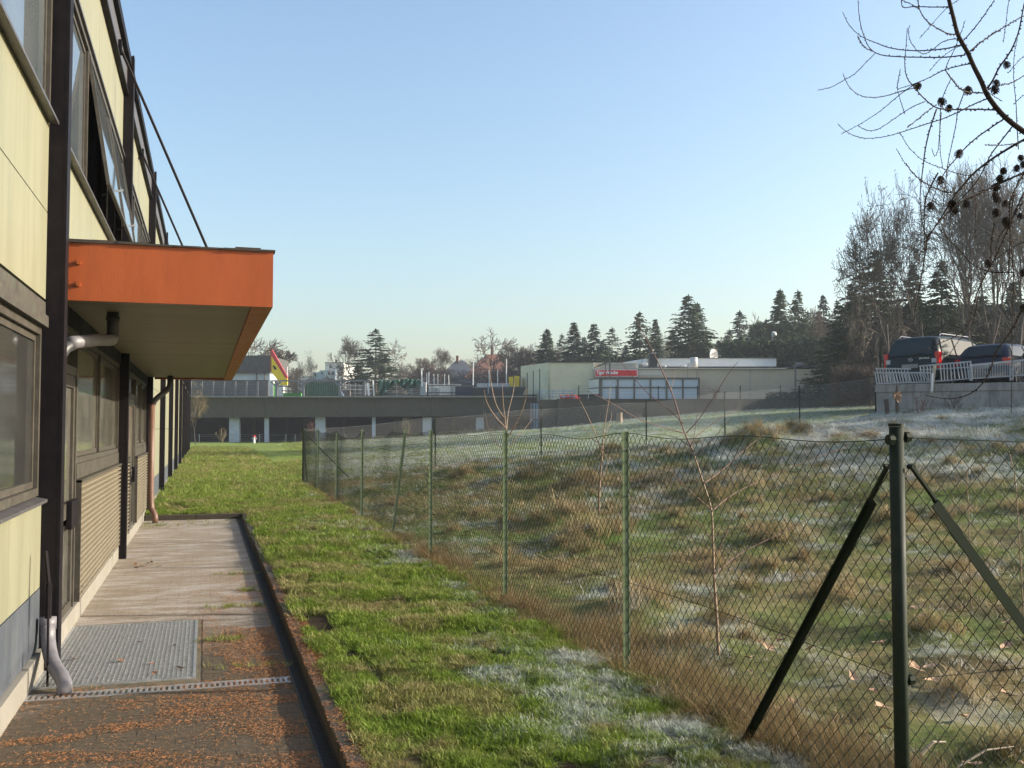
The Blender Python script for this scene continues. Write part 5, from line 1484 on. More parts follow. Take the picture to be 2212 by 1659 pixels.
ds.tube([b, b + (RV*.5 - FH*.6)*.10, b + (RV*.5 - FH*.6)*.35], [.10, .55, .72], 14).build('satellite_dish', M_lgrey, ld)
MB().bar(b, P(1540, 776, BD+4), .08, .08).bar(P(1540,771,BD+4), P(1556,768,BD+3.4), .06, .06).build('dish_mount', M_lgrey, ld)
for (x, y) in ((1368,786),(1392,786),(1432,790),(1475,790)):
    FB().tube([P(x-4,y+3,BD+1), P(x-4,y,BD+1), P(x+4,y,BD+1), P(x+6,y+3,BD+1)], .13, 8).build('roof_vent', M_lgrey, ld)
b = P(1728, 790, BD+2); MB().tube([b, b+Vector((0,0,.15)), b+Vector((0,0,.3))], [.75, .7, .3], 12).build('roof_light', M_lgrey, ld)
# sign
sn = FB().vb(1283.5, 1378.5, 797, 814.5, BD-.35, .3).build('sign_board', M_dgrey, ld)
FB().vb(1284.5, 1377.5, 798, 813.6, BD-.38, .03).build('white_border', M_signwhite, sn)
FB().vb(1286, 1376, 799.3, 812.3, BD-.41, .03).build('red_field', M_signred, sn)
org = P(1288.3, 807.9, BD-.43)
cu = bpy.data.curves.new('sign_lettering', 'FONT'); cu.body = 'Tiger Wäsche'; cu.size = .50; cu.extrude = .008; cu.offset = .012
tmp = bpy.data.objects.new('tmp', cu); COL.objects.link(tmp); bpy.context.view_layer.update()
me = bpy.data.meshes.new_from_object(tmp.evaluated_get(bpy.context.evaluated_depsgraph_get())); bpy.data.objects.remove(tmp)
me.materials.clear(); me.materials.append(M_signwhite)
wid = max(v.co.x for v in me.vertices); sx = (1334.5-1288.3)*BD/FX / wid; hh_ = .50*.72
M = Matrix.Translation(org) @ Matrix.Rotation(-YAW, 4, 'Z') @ Matrix.Rotation(R(90), 4, 'X') @ Matrix.Diagonal((sx, 1.0, 1, 1))
me.transform(ORG[sn.name].inverted() @ M); link_mesh(me, 'sign_lettering', sn)
# row of milky panels in dark frames (delivery shelter)
sh = far_thing('glazed_shelter', 'row of milky panels in brown frames along the front of the laundry', 'shelter', 1400, 863, 102)
xs5 = [1301, 1328, 1333, 1363, 1370, 1398, 1404, 1434, 1439, 1468, 1474, 1508]
pp = [(1302,1331),(1335,1364),(1368,1397),(1402,1430),(1435,1465)]
pp = [(1305,1335),(1340,1370),(1373,1400),(1404,1432),(1437,1467),(1471,1496)]
e0, e1, n5 = 1298, 1509, 5
w5 = (e1-e0)/6.0
edges = [1298.5, 1332, 1366, 1399, 1432, 1465, 1509]
edges = [1298.5, 1345, 1379, 1412, 1446, 1478, 1509]
edges = [1299, 1347.5-0.0, 0]
edges = [1299, 1335, 1368.5, 1403, 1437, 1470, 1509]
edges = [1299, 1334, 1366.5, 1398.5, 1431, 1463.5, 1509]
edges = [1299.0, 1334.5, 1370, 1405, 1440, 1475, 1510]
for i in range(6):
    a, b = edges[i], edges[i+1]
    FB().vb(a+2.2, b-1.8, 819.5, 835.8, 102, .08).build('upper_panel', M_wpanel, sh)
    FB().vb(a+2.2, b-1.8, 838.2, 862.5, 102, .08).build('lower_panel', M_wpanel, sh)
for a in edges: FB().vb(a-1.6, a+2.0, 817, 863.5, 101.9, .3).build('mullion', M_mull, sh)
FB().vb(1297, 1512, 815.6, 818.6, 101.85, 2.2).build('top_rail', M_mull, sh)
FB().vb(1297, 1512, 836, 838, 101.88, .2).build('middle_rail', M_mull, sh)
# flank of the shelter with white panels
MB().add([P(1297,816,102), P(1249,823,106), P(1249,820.5,106), P(1297,818.6,102), P(1297,816,103), P(1249,823,107), P(1249,820.5,107), P(1297,818.6,103)], [(0,1,2,3),(7,6,5,4),(0,4,5,1),(1,5,6,2),(2,6,7,3),(3,7,4,0)]).build('flank_rail', M_mull, sh)
def flank(u0, u1, ya, yb_, nm, m_):
    f = lambda u, y: P(1297 - 48*u, y + (4.5*u if y < 840 else 0), 102 + 4*u)
    q_ = [f(u0, yb_), f(u1, yb_), f(u1, ya), f(u0, ya)]; n = RV*-.06
    MB().add(q_ + [p+n for p in q_], [(0,3,2,1),(4,5,6,7),(0,1,5,4),(1,2,6,5),(2,3,7,6),(3,0,4,7)]).build(nm, m_, sh)
flank(.06,.50,819,836,'upper_panel',M_wpanel2); flank(.06,.50,838.5,862,'lower_panel',M_wpanel2)
flank(.55,.92,819,838,'dark_pane',M_dgrey); flank(.55,.72,840,853,'lower_panel',M_wpanel2); flank(.76,.92,840,853,'lower_panel',M_wpanel2)
flank(0,.05,816,863,'mullion',M_mull); flank(.5,.55,817,863,'mullion',M_mull); flank(.95,1.0,818,863,'mullion',M_mull); flank(.05,.95,836.3,838.2,'middle_rail',M_mull)
# retaining wall of the laundry yard
rw = far_thing('retaining_wall', 'long grey concrete retaining wall carrying the laundry above the meadow', 'wall', 1500, 930, 99)
x0 = 1204
wx = [1204, 1300, 1400, 1500, 1600, 1700, 1800, 1900, 2010]
for a, b in zip(wx[:-1], wx[1:]):
    FB().vb(a+.25, b-.25, 863.5, 960, 99, .4).build('wall_panel', M_conc, rw)
FB().vb(1203, 2010, 861.5, 863.3, 98.9, .7).build('coping', M_conc, rw)
yard = FB(); yard.vb(1165, 2300, 863.4, 960, 99.5, 70)
o_ = yard.build('yard', M_conc, kind='structure')
fl = far_thing('yard_fence', 'low wire fence with dark posts along the edge of the laundry yard', 'fence', 1600, 862, 99)
for x in (1250, 1331, 1422, 1507, 1599, 1686, 1768, 1850):
    q = FB().vb(x-1.0, x+1.0, 833.5, 863, 99.1, .09)
    q.build('post', M_postdark, fl)
FB().vb(1717, 1720, 780, 863, 99.2, .14).build('lamp_post', M_mull, fl)
q = FB()
for y in (834, 840, 846, 852, 858): q.vbar(1250, y, 1860, y, 99.15, .022)
q.build('line_wires', M_wiregalv, fl)
# steps railing and gates left of the laundry
st = far_thing('stair_railing', 'pale blue tubular railing on the ramp at the left corner of the laundry', 'railing', 1220, 863, 101)
for x in (1168, 1192, 1216, 1240): FB().vb(x, x+1.8, 842 - (x-1168)*.03, 866, 100, .1).build('post', M_wallbl, st)
for y in (844, 849, 856): FB().vb(1166, 1242, y, y+1.8, 99.95, .08).build('rail', M_wallbl, st)
gt = far_thing('blue_gate', 'faded blue metal gates in the gap between parking deck and retaining wall', 'gate', 1180, 935, 103)
for i in range(9): FB().vb(1145 + i*6.4, 1150 + i*6.4, 871 + (i > 4)*2, 940, 103 + (i % 2)*.15, .1).build('board', M_wallbl if i % 3 else M_steelg, gt)
FB().vb(1144, 1204, 905, 908, 102.9, .1).build('rail', M_steelg, gt)
pl = far_thing('planter', 'black plant tubs with red flowers on the yard edge beside the shelter', 'planter', 1270, 862, 100)
FB().vb(1248, 1270, 852, 862, 100.5, .7).build('tub', M_black, pl); FB().vb(1273, 1297, 851, 862, 100.5, .7).build('tub', M_black, pl)
q = FB(); rr = random.Random(8)
for k in range(60):
    c = P(rr.uniform(1210, 1250), rr.uniform(854, 862), 100.3); q.obox(c, Vector((rr.uniform(.05,.16),0,0)), Vector((0,.1,0)), Vector((0,0,rr.uniform(.04,.1))))
o_ = q.build('red_flowers', M_red, pl)
for i, (x, lab) in enumerate(((1150,'left one of the three dark masts before the cream flank wall'), (1161,'middle one of the three dark masts before the cream flank wall'), (1173,'right one of the three dark masts before the cream flank wall'))):
    o_ = far_thing('dark_mast', lab, 'mast', x-12+i*2, 870, 104, 'dark masts at the laundry corner'); FB().vb(x-12+i*2, x-10.2+i*2, (805,801,797)[i], 870, 104, .15).build('shaft', M_postdark, o_)
# two thin masts in front of the sign
o_ = far_thing('sign_gantry', 'thin twin mast with a sloping arm standing in front of the red laundry sign', 'mast', 1310, 815, 101)
FB().vb(1307.6, 1309, 778, 816, 101, .1).vb(1316, 1319, 776, 816, 101, .16).build('mast', M_mull, o_)
FB().vbar(1284, 794, 1318, 782, 101, .1).vbar(1290, 791, 1316, 780, 101, .08).build('arm', M_mull, o_)
lp = far_thing('street_lamp', 'tall thin street lamp with a round head in front of the tall spruces', 'street lamp', 1669, 790, 112)
FB().vb(1668.5, 1670, 725, 800, 112, .15).build('pole', M_lgrey, lp)
FB().tube([P(1669,727,112), P(1672,721,112), P(1677,720,112)], [.12,.35,.2], 10).build('lamp_head', M_lgrey, lp)
# sawn stump in front of the retaining wall
b = P(1338, 915, 88)
o_ = thing('tree_stump', 'sawn pale tree stump on the meadow in front of the retaining wall', 'stump', (b.x, b.y, h1(b.x, b.y)))
zz = h1(b.x, b.y); MB().tube([(b.x,b.y,zz-.2),(b.x,b.y,zz+.5),(b.x+.02,b.y,zz+.95)], [.38,.28,.27], 10).build('trunk', M_bark, o_)

# ---- houses behind
def house(label, x0, x1, yr, ye, yb_, d, dep, mroof, mwall, hip=.35, wins=()):
    h = far_thing('house', label, 'house', (x0+x1)/2, yb_, d)
    FB().vb(x0+3, x1-3, ye, yb_, d+.6, dep-1.2).build('wall', mwall, h)
    w = x1-x0
    a, b = P(x0, ye, d), P(x1, ye, d); c, e = b + FH*dep, a + FH*dep
    r1 = P(x0 + w*hip, yr, d) + FH*dep/2; r2 = P(x1 - w*hip, yr, d) + FH*dep/2
    MB().add([a,b,c,e,r1,r2], [(0,1,5,4),(1,2,5),(2,3,4,5),(3,0,4),(3,2,1,0)]).build('roof', mroof, h)
    for (u, v, ww, hh) in wins:
        win = FB().vb(u, u+ww, v, v+hh, d+.5, .15).build('window', M_white, h)
        FB().vb(u+.7, u+ww-.7, v+.7, v+hh-.7, d+.45, .06).build('pane', M_glass, win)
    return h
hm = house('large red brown tiled hipped roof house behind the big bare tree', 1002, 1128, 757, 815, 860, 150, 16, M_clay, M_wallbl, .36, ((1020,822,6,8),(1040,822,6,8),(1090,822,6,8)))
FB().vb(1060, 1066, 750, 764, 156, 1.5).build('chimney', M_clay, hm)
h2 = house('slate roofed house with a slope turned to the left beside the red brown roof', 936, 1040, 772, 826, 860, 160, 14, M_slate, M_wallbl, .42, ((960,830,5,8),(985,830,5,8)))
FB().vb(985, 990, 768, 782, 165, 1.5).build('chimney', M_clay, h2)
h3 = house('low clay roofed house left of the slate roof', 876, 955, 792, 814, 860, 165, 12, M_clay, M_wallw, .3, ((890,820,5,7),(915,820,5,7)))
FB().vb(930, 936, 786, 797, 170, 1.2).build('chimney', M_clay, h3)
ap = far_thing('apartment_block', 'white flat roofed apartment block with stepped terraces far behind the parking deck', 'building', 715, 860, 210)
FB().vb(702, 742, 784, 860, 210, 15).build('upper_storey', M_wallw, ap)
FB().vb(701.5, 742.5, 782.6, 784, 209.8, 15.4).build('roof_edge', M_dgrey, ap)
FB().vb(690, 702, 800, 860, 211, 12).vb(676, 690, 804, 860, 212, 12).build('terrace', M_wallbl, ap)
FB().vb(640, 676, 812, 860, 213, 12).build('terrace', M_wallw, ap)
FB().vb(704, 725, 800, 860, 209, 1).build('bay', M_wallbl, ap)
for (x, y, w, h) in ((711,789,6,6),(733,793,7,8),(708,803,5,7),(716,803,5,7),(730,804,3,8),(736,804,3,8),(680,808,3,4),(694,804,3,5)):
    win = FB().vb(x, x+w, y, y+h, 208.9, .2).build('window', M_dgrey, ap)
    FB().vb(x+.7, x+w-.7, y+.7, y+h-.7, 208.8, .1).build('pane', M_glass, win)
ch_ = FB().vb(724, 728, 777, 782.5, 212, 1).build('chimney', M_dgrey, ap)
FB().vb(725.3, 726.7, 772, 777, 212.2, .4).build('flue', M_lgrey, ch_)

# ------------------------------------------------------------------ trees
def tree_mat(name, cols, rough=.8, transl=.15, sc1=.35):
    m = bpy.data.materials.new(name); t, p = nt(m)
    n1 = noise(t, sc1, 4, .6, 'World'); n2 = noise(t, 3.5, 3, .7, 'World'); oi = t.nodes.new('ShaderNodeObjectInfo')
    k = mth(t, 'ADD', mth(t, 'MULTIPLY', n1.outputs[0], .4), mth(t, 'MULTIPLY', n2.outputs[0], .4))
    k = mth(t, 'MULTIPLY_ADD', oi.outputs['Random'], .25, k)
    c = ramp(t, k, [(.3, cols[0]), (.5, cols[1]), (.75, cols[2])]).outputs[0]
    t.links.new(c, p.inputs['Base Color']); p.inputs['Roughness'].default_value = rough; p.inputs['Specular IOR Level'].default_value = .2
    return m
M_needles = tree_mat('spruce_needles', ((.022,.034,.018), (.04,.058,.028), (.075,.095,.045)))
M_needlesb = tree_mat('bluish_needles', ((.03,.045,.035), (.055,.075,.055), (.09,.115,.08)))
M_twigs = tree_mat('bare_twigs', ((.075,.06,.05), (.12,.098,.08), (.18,.15,.125)))
M_twigsred = tree_mat('reddish_bare_twigs', ((.06,.045,.036), (.10,.074,.058), (.15,.112,.09)))
M_trunk = mat('tree_bark', (.075,.06,.05), .9, var=.3, scale=1.5, coord='World')
M_birch = mat('birch_bark', (.40,.37,.33), .8, var=.3, scale=1.5, coord='World')
M_browns = tree_mat('withered_leaves', ((.05,.035,.022), (.09,.065,.04), (.15,.11,.06)))

def conifer(seed, h=14, rad=3.2, whorls=36, per=11, open_=.0, base=.08, droop=.28, top=1.0):
    r = random.Random(seed); V, F = [], []
    asym = [1 + .38*math.sin(k*1.3 + seed) for k in range(12)]
    for w in range(whorls):
        t = base + (1-base) * (w/whorls)**.92
        z0 = h*t
        for k in range(per):
            if r.random() < open_ + .06: continue
            a = r.uniform(0, 2*math.pi)
            L = rad * ((1-t)**.78) * 1.12 * asym[int(a/6.29*12)] * r.uniform(.55, 1.2) + .03*h/14
            dr = droop * r.uniform(.5, 1.4)
            ca, sa = math.cos(a), math.sin(a); bj = r.uniform(-.22,.22)*h/14
            ns = max(2, int(L/.34))
            for s in range(ns):
                u = (s + .6)/ns
                if u < .16: continue
                rr = L*u; z = z0 + bj - dr*rr + .30*dr*rr*u + r.uniform(-.06,.06)*h/14
                for side in (-1, 1):
                    l = (.28 + .20*min(1, (1-t)*3) + .42*(1-u)*L/rad) * r.uniform(.7, 1.25) * h/14
                    sp = a + side * r.uniform(.5, 1.15)
                    ex, ey = math.cos(sp)*l, math.sin(sp)*l
                    wdt = .125*h/14 * r.uniform(.8, 1.5)
                    b = len(V)
                    x, y = rr*ca, rr*sa
                    V += [(x - sa*wdt, y + ca*wdt, z), (x + sa*wdt, y - ca*wdt, z-.02), (x+ex, y+ey, z - l*r.uniform(.1,.5)), (x+ex*.5 - sa*.02, y+ey*.5, z+wdt*.7)]
                    F.append((b, b+1, b+2, b+3))
    for k in range(10):
        a = r.uniform(0, 6.28); b = len(V); zz = h*(1 - .004*k)
        V += [(0,0,zz-.5), (.05,0,zz-.5), (.16*math.cos(a),.16*math.sin(a),zz-.35), (.01,.01,zz+.35)]; F.append((b,b+1,b+2,b+3))
    me = mesh_np('foliage', V, F, M_needles)
    tm = MB().tube([(0,0,-.5),(0,0,h*.3),(0,0,h*.97)], [.022*h, .015*h, .02], 7).mesh('trunk', M_trunk)
    return tm, me, h
def bare(seed, h=12, spread=.9, levels=6, trunk_f=.22, r0=.028, up=.35, branch=3, leaves=0, msegs=5200, droopy=0, thick=1.0, mt=None):
    r = random.Random(seed); TV, TF, BV, BF, LV, LF = [], [], [], [], [], []
    def tube3(Vv, Ff, a, b, ra, rb, n=3):
        d = (b-a).normalized(); u = d.cross(Vector((.3,.2,.93)));
        if u.length < .05: u = d.cross(Vector((1,0,0)))
        u.normalize(); w = d.cross(u); bb = len(Vv)
        for (p, rr) in ((a, ra), (b, rb)):
            for k in range(n):
                an = 2*math.pi*k/n; Vv.append(tuple(p + u*math.cos(an)*rr + w*math.sin(an)*rr))
        for k in range(n): Ff.append((bb+k, bb+(k+1)%n, bb+n+(k+1)%n, bb+n+k))
    cnt = [0]
    def grow(p, d, L, rad, lev):
        if cnt[0] > msegs: return
        segs = 3 if lev < 3 else 2
        q = p; dd_ = d.normalized(); rr = rad
        for s in range(segs):
            jit = Vector((r.gauss(0,1), r.gauss(0,1), r.gauss(0,1))) * (.10 + .035*lev)
            dd_ = (dd_ + jit + Vector((0,0,1)) * ((up*.16) if lev < 4 else -droopy)).normalized()
            nq = q + dd_ * (L/segs); nr = rr * .86
            if lev <= 1: tube3(TV, TF, q, nq, rr, nr, 6)
            else: tube3(BV, BF, q, nq, rr, nr, 3)
            cnt[0] += 1
            if lev < levels and (s > 0 or lev > 0):
                for k in range(1 if lev else 2):
                    ang = r.uniform(.4, .95) * spread
                    perp = dd_.cross(Vector((r.gauss(0,1), r.gauss(0,1), r.gauss(0,1)))).normalized()
                    nd_ = dd_*math.cos(ang) + perp*math.sin(ang)
                    grow(nq, nd_, L * r.uniform(.58, .82), max(nr * .66, h*.0012*thick), lev+1)
            q = nq; rr = nr
        if lev < levels:
            for k in range(2):
                perp = dd_.cross(Vector((r.gauss(0,1), r.gauss(0,1), r.gauss(0,1)))).normalized(); ang = r.uniform(.15, .5)*spread
                grow(q, dd_*math.cos(ang)+perp*math.sin(ang), L*r.uniform(.62,.85), max(rr*.78, h*.0012*thick), lev+1)
        elif leaves and r.random() < leaves:
            for k in range(r.randint(1, 3)):
                c = q + Vector((r.gauss(0,.12), r.gauss(0,.12), r.gauss(0,.12))); b = len(LV); s_2 = .075
                a1 = Vector((r.gauss(0,1), r.gauss(0,1), r.gauss(0,1))).normalized()*s_2; a2 = a1.cross(Vector((r.gauss(0,1), r.gauss(0,1), r.gauss(0,1)))).normalized()*s_2*.7
                LV.extend([tuple(c-a1-a2*.4), tuple(c-a2), tuple(c+a1), tuple(c+a2)]); LF.append((b,b+1,b+2,b+3))
    grow(Vector((0,0,-.3)), Vector((r.gauss(0,.03), r.gauss(0,.03), 1)), h*trunk_f*1.1, h*r0*.5*thick, 0)
    allz = max(v[2] for v in BV) if BV else h
    k = h/allz
    sc3 = np.array([k,k,k])
    tm = mesh_np('trunk', np.array(TV)*sc3, TF, M_trunk if mt is None else mt); bm_ = mesh_np('branches', np.array(BV)*sc3, BF, M_twigs)
    lm_ = mesh_np('leaves', np.array(LV)*sc3, LF, M_browns) if LV else None
    ex = np.percentile(np.abs(np.array(BV)[:, :2]), 88) * k * 2
    return tm, bm_, h, lm_, ex
CON = [conifer(1), conifer(2, rad=2.6, whorls=38), conifer(3, rad=3.9, whorls=36, per=11, open_=.08), conifer(5, rad=2.9, open_=.22, per=8, droop=.1), conifer(8, rad=2.2, whorls=40)]
CW = [3.3, 2.7, 4.1, 3.1, 2.3]
BARE = [bare(11, levels=6, spread=.95, thick=1.5), bare(12, levels=6, spread=.85, trunk_f=.2, thick=1.5), bare(23, levels=6, spread=1.05, trunk_f=.16, thick=1.5), bare(31, h=16, levels=5, thick=.75, spread=.72, trunk_f=.24, up=.9), bare(36, h=16, levels=6, spread=1.0, trunk_f=.26, up=.15, leaves=.6, thick=1.3), bare(41, levels=5, spread=.8, droopy=.35, trunk_f=.3)]
def plant(kind, idx, x, ytop, ybase, d, wpx, label, cat='tree', group=None, mm=None, base=None, name=None, mat_over=None, turn=None):
    """one tree: crown top at (x, ytop), foot hidden or not at ybase, distance d, crown width wpx in the photograph"""
    top = P(x, ytop, d); bz = base if base is not None else P(x, ybase, d).z
    hgt = top.z - bz
    nm = name or ('conifer_tree' if kind == 'c' else 'bare_tree')
    t = thing(nm, label, cat, (top.x, top.y, bz), turn if turn is not None else random.uniform(0, 6.28), group)
    if kind == 'c':
        tm, fm, h0 = CON[idx]; s = hgt/h0; sx = wpx*d/FX/CW[idx]
        a = piece('trunk', tm, t, scale=(s,s,s)); b = piece('foliage', fm, t, scale=(sx,sx,s)); mo = [b]
    else:
        tm, bm_, h0, lm_, ex = BARE[idx]; s = hgt/h0; sx = wpx*d/FX/ex
        a = piece('trunk', tm, t, scale=(sx,sx,s)); b = piece('branches', bm_, t, scale=(sx,sx,s)); mo = [b]
        if lm_: piece('leaves', lm_, t, scale=(sx,sx,s))
    if mat_over:
        for o in mo:
            o.material_slots[0].link = 'OBJECT'; o.material_slots[0].material = mat_over
    return t
M_ochre = mat('ochre_twigs', (.15,.11,.05), .7, var=.3, scale=10, coord='World')
plant('b',2, 578,713,862,140,120,'wide bare tree behind the dark box building and the fin sign')
plant('b',5, 657,748,862,150,40,'thin bare tree with hanging twigs between the fin sign and the white block', mat_over=M_twigs)
plant('b',1, 640,790,862,170,60,'small reddish bare tree just right of the white banner', mat_over=M_twigsred)
plant('b',0, 775,722,862,150,85,'bare spreading tree on the left side of the lone spruce above the deck')
plant('b',2, 832,727,862,152,75,'bare spreading tree on the right side of the lone spruce above the deck')
plant('c',3, 812,711,862,145,74,'lone open spruce standing between two bare trees above the tarpaulin rack', turn=1.0)
plant('c',0, 772,786,862,143,40,'small spruce tucked below the bare tree above the pergola')
plant('b',1, 905,768,862,165,75,'reddish bare tree above the wire cage', mat_over=M_twigsred)
plant('b',0, 948,746,862,150,80,'bare tree with a slim trunk left of the slate roof')
plant('b',2, 868,790,862,175,60,'low bare tree at the right foot of the lone spruce', mat_over=M_twigsred)
plant('b',3, 1010,770,862,175,50,'slender bare tree behind the slate roof')
plant('b',2, 1078,709,862,143,112,'big round bare tree standing in front of the red brown hipped roof')
plant('b',1, 1122,742,862,146,60,'smaller bare tree at the right gable of the red brown roof')
plant('b',4, 1156,738,862,150,56,'bare tree at the left flank of the cream block', mat_over=M_twigs)
plant('b',0, 1204,742,862,155,70,'bare tree between two spruces above the cream block')
plant('c',4, 1181,711,862,140,46,'slim spruce rising above the left corner of the cream block')
plant('c',1, 1240,697,862,138,52,'dark spruce above the right half of the cream block')
plant('c',0, 1283,700,862,138,60,'dark spruce directly above the red laundry sign')
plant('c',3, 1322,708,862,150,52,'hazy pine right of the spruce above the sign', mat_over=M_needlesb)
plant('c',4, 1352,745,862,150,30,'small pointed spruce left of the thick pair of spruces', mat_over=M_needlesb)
plant('c',2, 1382,674,862,135,76,'thick spruce left of the black chimney')
plant('c',1, 1416,690,862,137,40,'narrow spruce leaning against the thick one above the black chimney')
plant('b',5, 1440,686,862,145,50,'pale birch like bare tree between the two thick spruces', mat_over=M_twigs)
plant('c',2, 1487,638,862,125,104,'largest spruce of the row, standing above the white roof storey')
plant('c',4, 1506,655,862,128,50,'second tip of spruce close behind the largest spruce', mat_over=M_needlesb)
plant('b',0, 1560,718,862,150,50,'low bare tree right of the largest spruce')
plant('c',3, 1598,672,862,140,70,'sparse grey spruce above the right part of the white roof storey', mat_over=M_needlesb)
plant('b',2, 1618,676,862,142,86,'round bare tree behind the sparse grey spruce')
plant('c',4, 1552,735,862,138,40,'short dark spruce at the foot of the low bare tree')
plant('c',0, 1640,715,862,135,44,'short spruce left of the street lamp', mat_over=M_needlesb)
plant('c',1, 1685,627,862,120,62,'tall pointed spruce just right of the street lamp')
plant('c',2, 1723,628,862,122,70,'tall pointed spruce, right hand one of the pair by the street lamp')
plant('b',1, 1766,655,862,125,70,'reddish bare tree between the pair of tall spruces and the dark wood', mat_over=M_twigsred)
plant('c',0, 1778,638,862,128,50,'spruce tip showing above the reddish bare tree', mat_over=M_needlesb)
plant('c',3, 1808,648,862,130,44,'thin spruce tip at the left edge of the dark wood')
plant('c',2, 1760,740,862,105,90,'broad low dark spruce behind the right end of the tan wall')
plant('c',0, 1826,665,870,100,80,'broad dark spruce right behind the concrete end pier')
plant('c',2, 1888,540,860,72,120,'big dark spruce left of the parked van, taller than its neighbours')
plant('c',0, 1850,640,860,80,70,'dark spruce at the left shoulder of the big one beside the van')
plant('c',1, 1972,572,860,70,66,'dark spruce between the two leaf bearing trees above the van')
plant('c',2, 2032,563,850,66,100,'dark spruce standing behind the middle of the van roof')
plant('c',0, 2120,640,850,70,110,'broad dark spruce behind the second parked car')
plant('c',1, 2190,610,850,70,80,'dark spruce at the right edge behind the red car')
plant('b',4, 1915,398,860,58,150,'tall tree with withered leaf clusters left of the parked van', name='leafy_tree')
plant('b',4, 1990,376,860,60,130,'tall tree with withered leaf clusters rising behind the van', name='leafy_tree', turn=2.2)
plant('b',3, 2080,330,850,56,150,'tall bare tree behind the parked cars, the left one of the bare group')
plant('b',3, 2142,310,850,60,130,'tallest bare tree of the group behind the parked cars')
plant('b',3, 2200,345,850,54,130,'bare tree at the right edge behind the red car')
plant('b',2, 1700,745,862,118,70,'bare bush like tree behind the tan wall beside the lamp')
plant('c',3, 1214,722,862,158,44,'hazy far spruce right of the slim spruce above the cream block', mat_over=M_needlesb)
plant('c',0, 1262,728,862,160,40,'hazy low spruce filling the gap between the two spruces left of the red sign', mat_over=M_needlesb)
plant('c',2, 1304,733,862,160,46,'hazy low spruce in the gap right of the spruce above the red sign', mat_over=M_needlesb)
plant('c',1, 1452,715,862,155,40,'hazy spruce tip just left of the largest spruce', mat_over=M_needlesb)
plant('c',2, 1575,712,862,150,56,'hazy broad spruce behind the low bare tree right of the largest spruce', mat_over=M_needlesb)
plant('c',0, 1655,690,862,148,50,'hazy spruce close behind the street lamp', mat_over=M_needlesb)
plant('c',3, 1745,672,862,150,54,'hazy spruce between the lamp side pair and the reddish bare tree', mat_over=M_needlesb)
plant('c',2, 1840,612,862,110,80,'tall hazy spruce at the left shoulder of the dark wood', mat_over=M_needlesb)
# trees outside the picture on the right that shade the slope
for i, (x, y, h, w, k) in enumerate(((34,11.5,8.5,230,2),(35,14.5,9,250,0),(36,18,9.5,240,2),(38,21.5,10,250,0),(39,25,10,200,2),(64,40,14,300,2),(78,52,15,300,0),(90,60,16,230,0))):
    t = thing('conifer_tree', ('first','second','third','fourth','fifth','sixth','seventh','eighth')[i] + ' spruce of the row outside the picture on the right', 'tree', (x, y, h1(x, y)), i*1.3, 'spruces right of the picture')
    s = h/14; piece('trunk', CON[k][0], t, scale=(s,s,s)); piece('foliage', CON[k][1], t, scale=(s*1.3,s*1.3,s))
# undergrowth that closes the foot of the wood
def thicket(name, spots, m, label, n, s0, kind='thicket', wr_=.3):
    V = []; r = np.random.default_rng(len(name))
    for (x0, x1, yt, yb_, d) in spots:
        k = n
        u, v = r.random(k), r.random(k)**1.4
        for a, b in zip(u, v):
            xx_ = x0 + (x1-x0)*a; tp = yt + 14*(fbm(xx_*.05, 3.0, 7) - .5)
            c = P(xx_, yb_ + (tp - yb_)*b, d + r.uniform(-2, 3))
            a1 = Vector(r.normal(0, 1, 3)).normalized()*s0*r.uniform(.6,1.4); a2 = a1.cross(Vector(r.normal(0, 1, 3))).normalized()*s0*wr_
            V += [tuple(c-a1), tuple(c-a2), tuple(c+a1), tuple(c+a2)]
    F = np.arange(len(V)).reshape(-1, 4)
    o = link_mesh(mesh_np(name, V, F, m), name); return setp(o, label, kind, None, 'stuff')
thicket('undergrowth', ((1560,1900,735,862,112),(1620,1850,700,862,135),(1820,2230,730,850,78),(1890,2230,660,850,92),(1950,2230,700,850,72),(1300,1560,770,865,132),(1120,1300,780,865,150)), M_needles, 'dense dark evergreen undergrowth at the foot of the wood', 11000, .48)
thicket('brushwood', ((1830,2230,690,860,68),(880,1130,800,860,140),(620,880,822,860,150),(1800,1900,800,862,60)), M_twigsred, 'brown leafless brushwood between the trees', 6500, .55, wr_=.045)
thicket('ivy_bushes', ((1655,1800,848,864,100),(1775,1900,842,866,96)), M_needles, 'low dark bushes on the laundry yard against the tan wall', 1500, .18)
# bare shrub at the end of the long building and others at the deck
def shrub(x, ytop, ybase, d, wpx, label, m_, n=14, seed=1, th=.012):
    r = random.Random(seed); b = P(x, ybase, d); zt_ = P(x, ytop, d).z; hh = zt_ - b.z; w = wpx*d/FX
    t = thing('bare_shrub', label, 'shrub', tuple(b)); mb = MB()
    for i in range(n):
        a = r.uniform(0, 6.28); rr = r.uniform(.1, .5)*w; hh2 = hh*r.uniform(.55, 1)
        p0 = b + Vector((r.uniform(-.1,.1), r.uniform(-.1,.1), -.1)); p2 = b + Vector((rr*math.cos(a), rr*math.sin(a), hh2)); p1 = (p0+p2)/2 + Vector((r.uniform(-.1,.1), 0, hh*.1))
        mb.tube([p0, p1, p2], [th, th*.8, th*.4], 4)
        for k in range(4):
            u = r.uniform(.3, .95); c = p1.lerp(p2, u); e = c + Vector((r.gauss(0,.16), r.gauss(0,.16), r.uniform(.1,.3)))*hh*.5
            mb.tube([c, e], [th*.6, th*.25], 3)
    mb.build('twigs', m_, t, kind='stuff'); return t
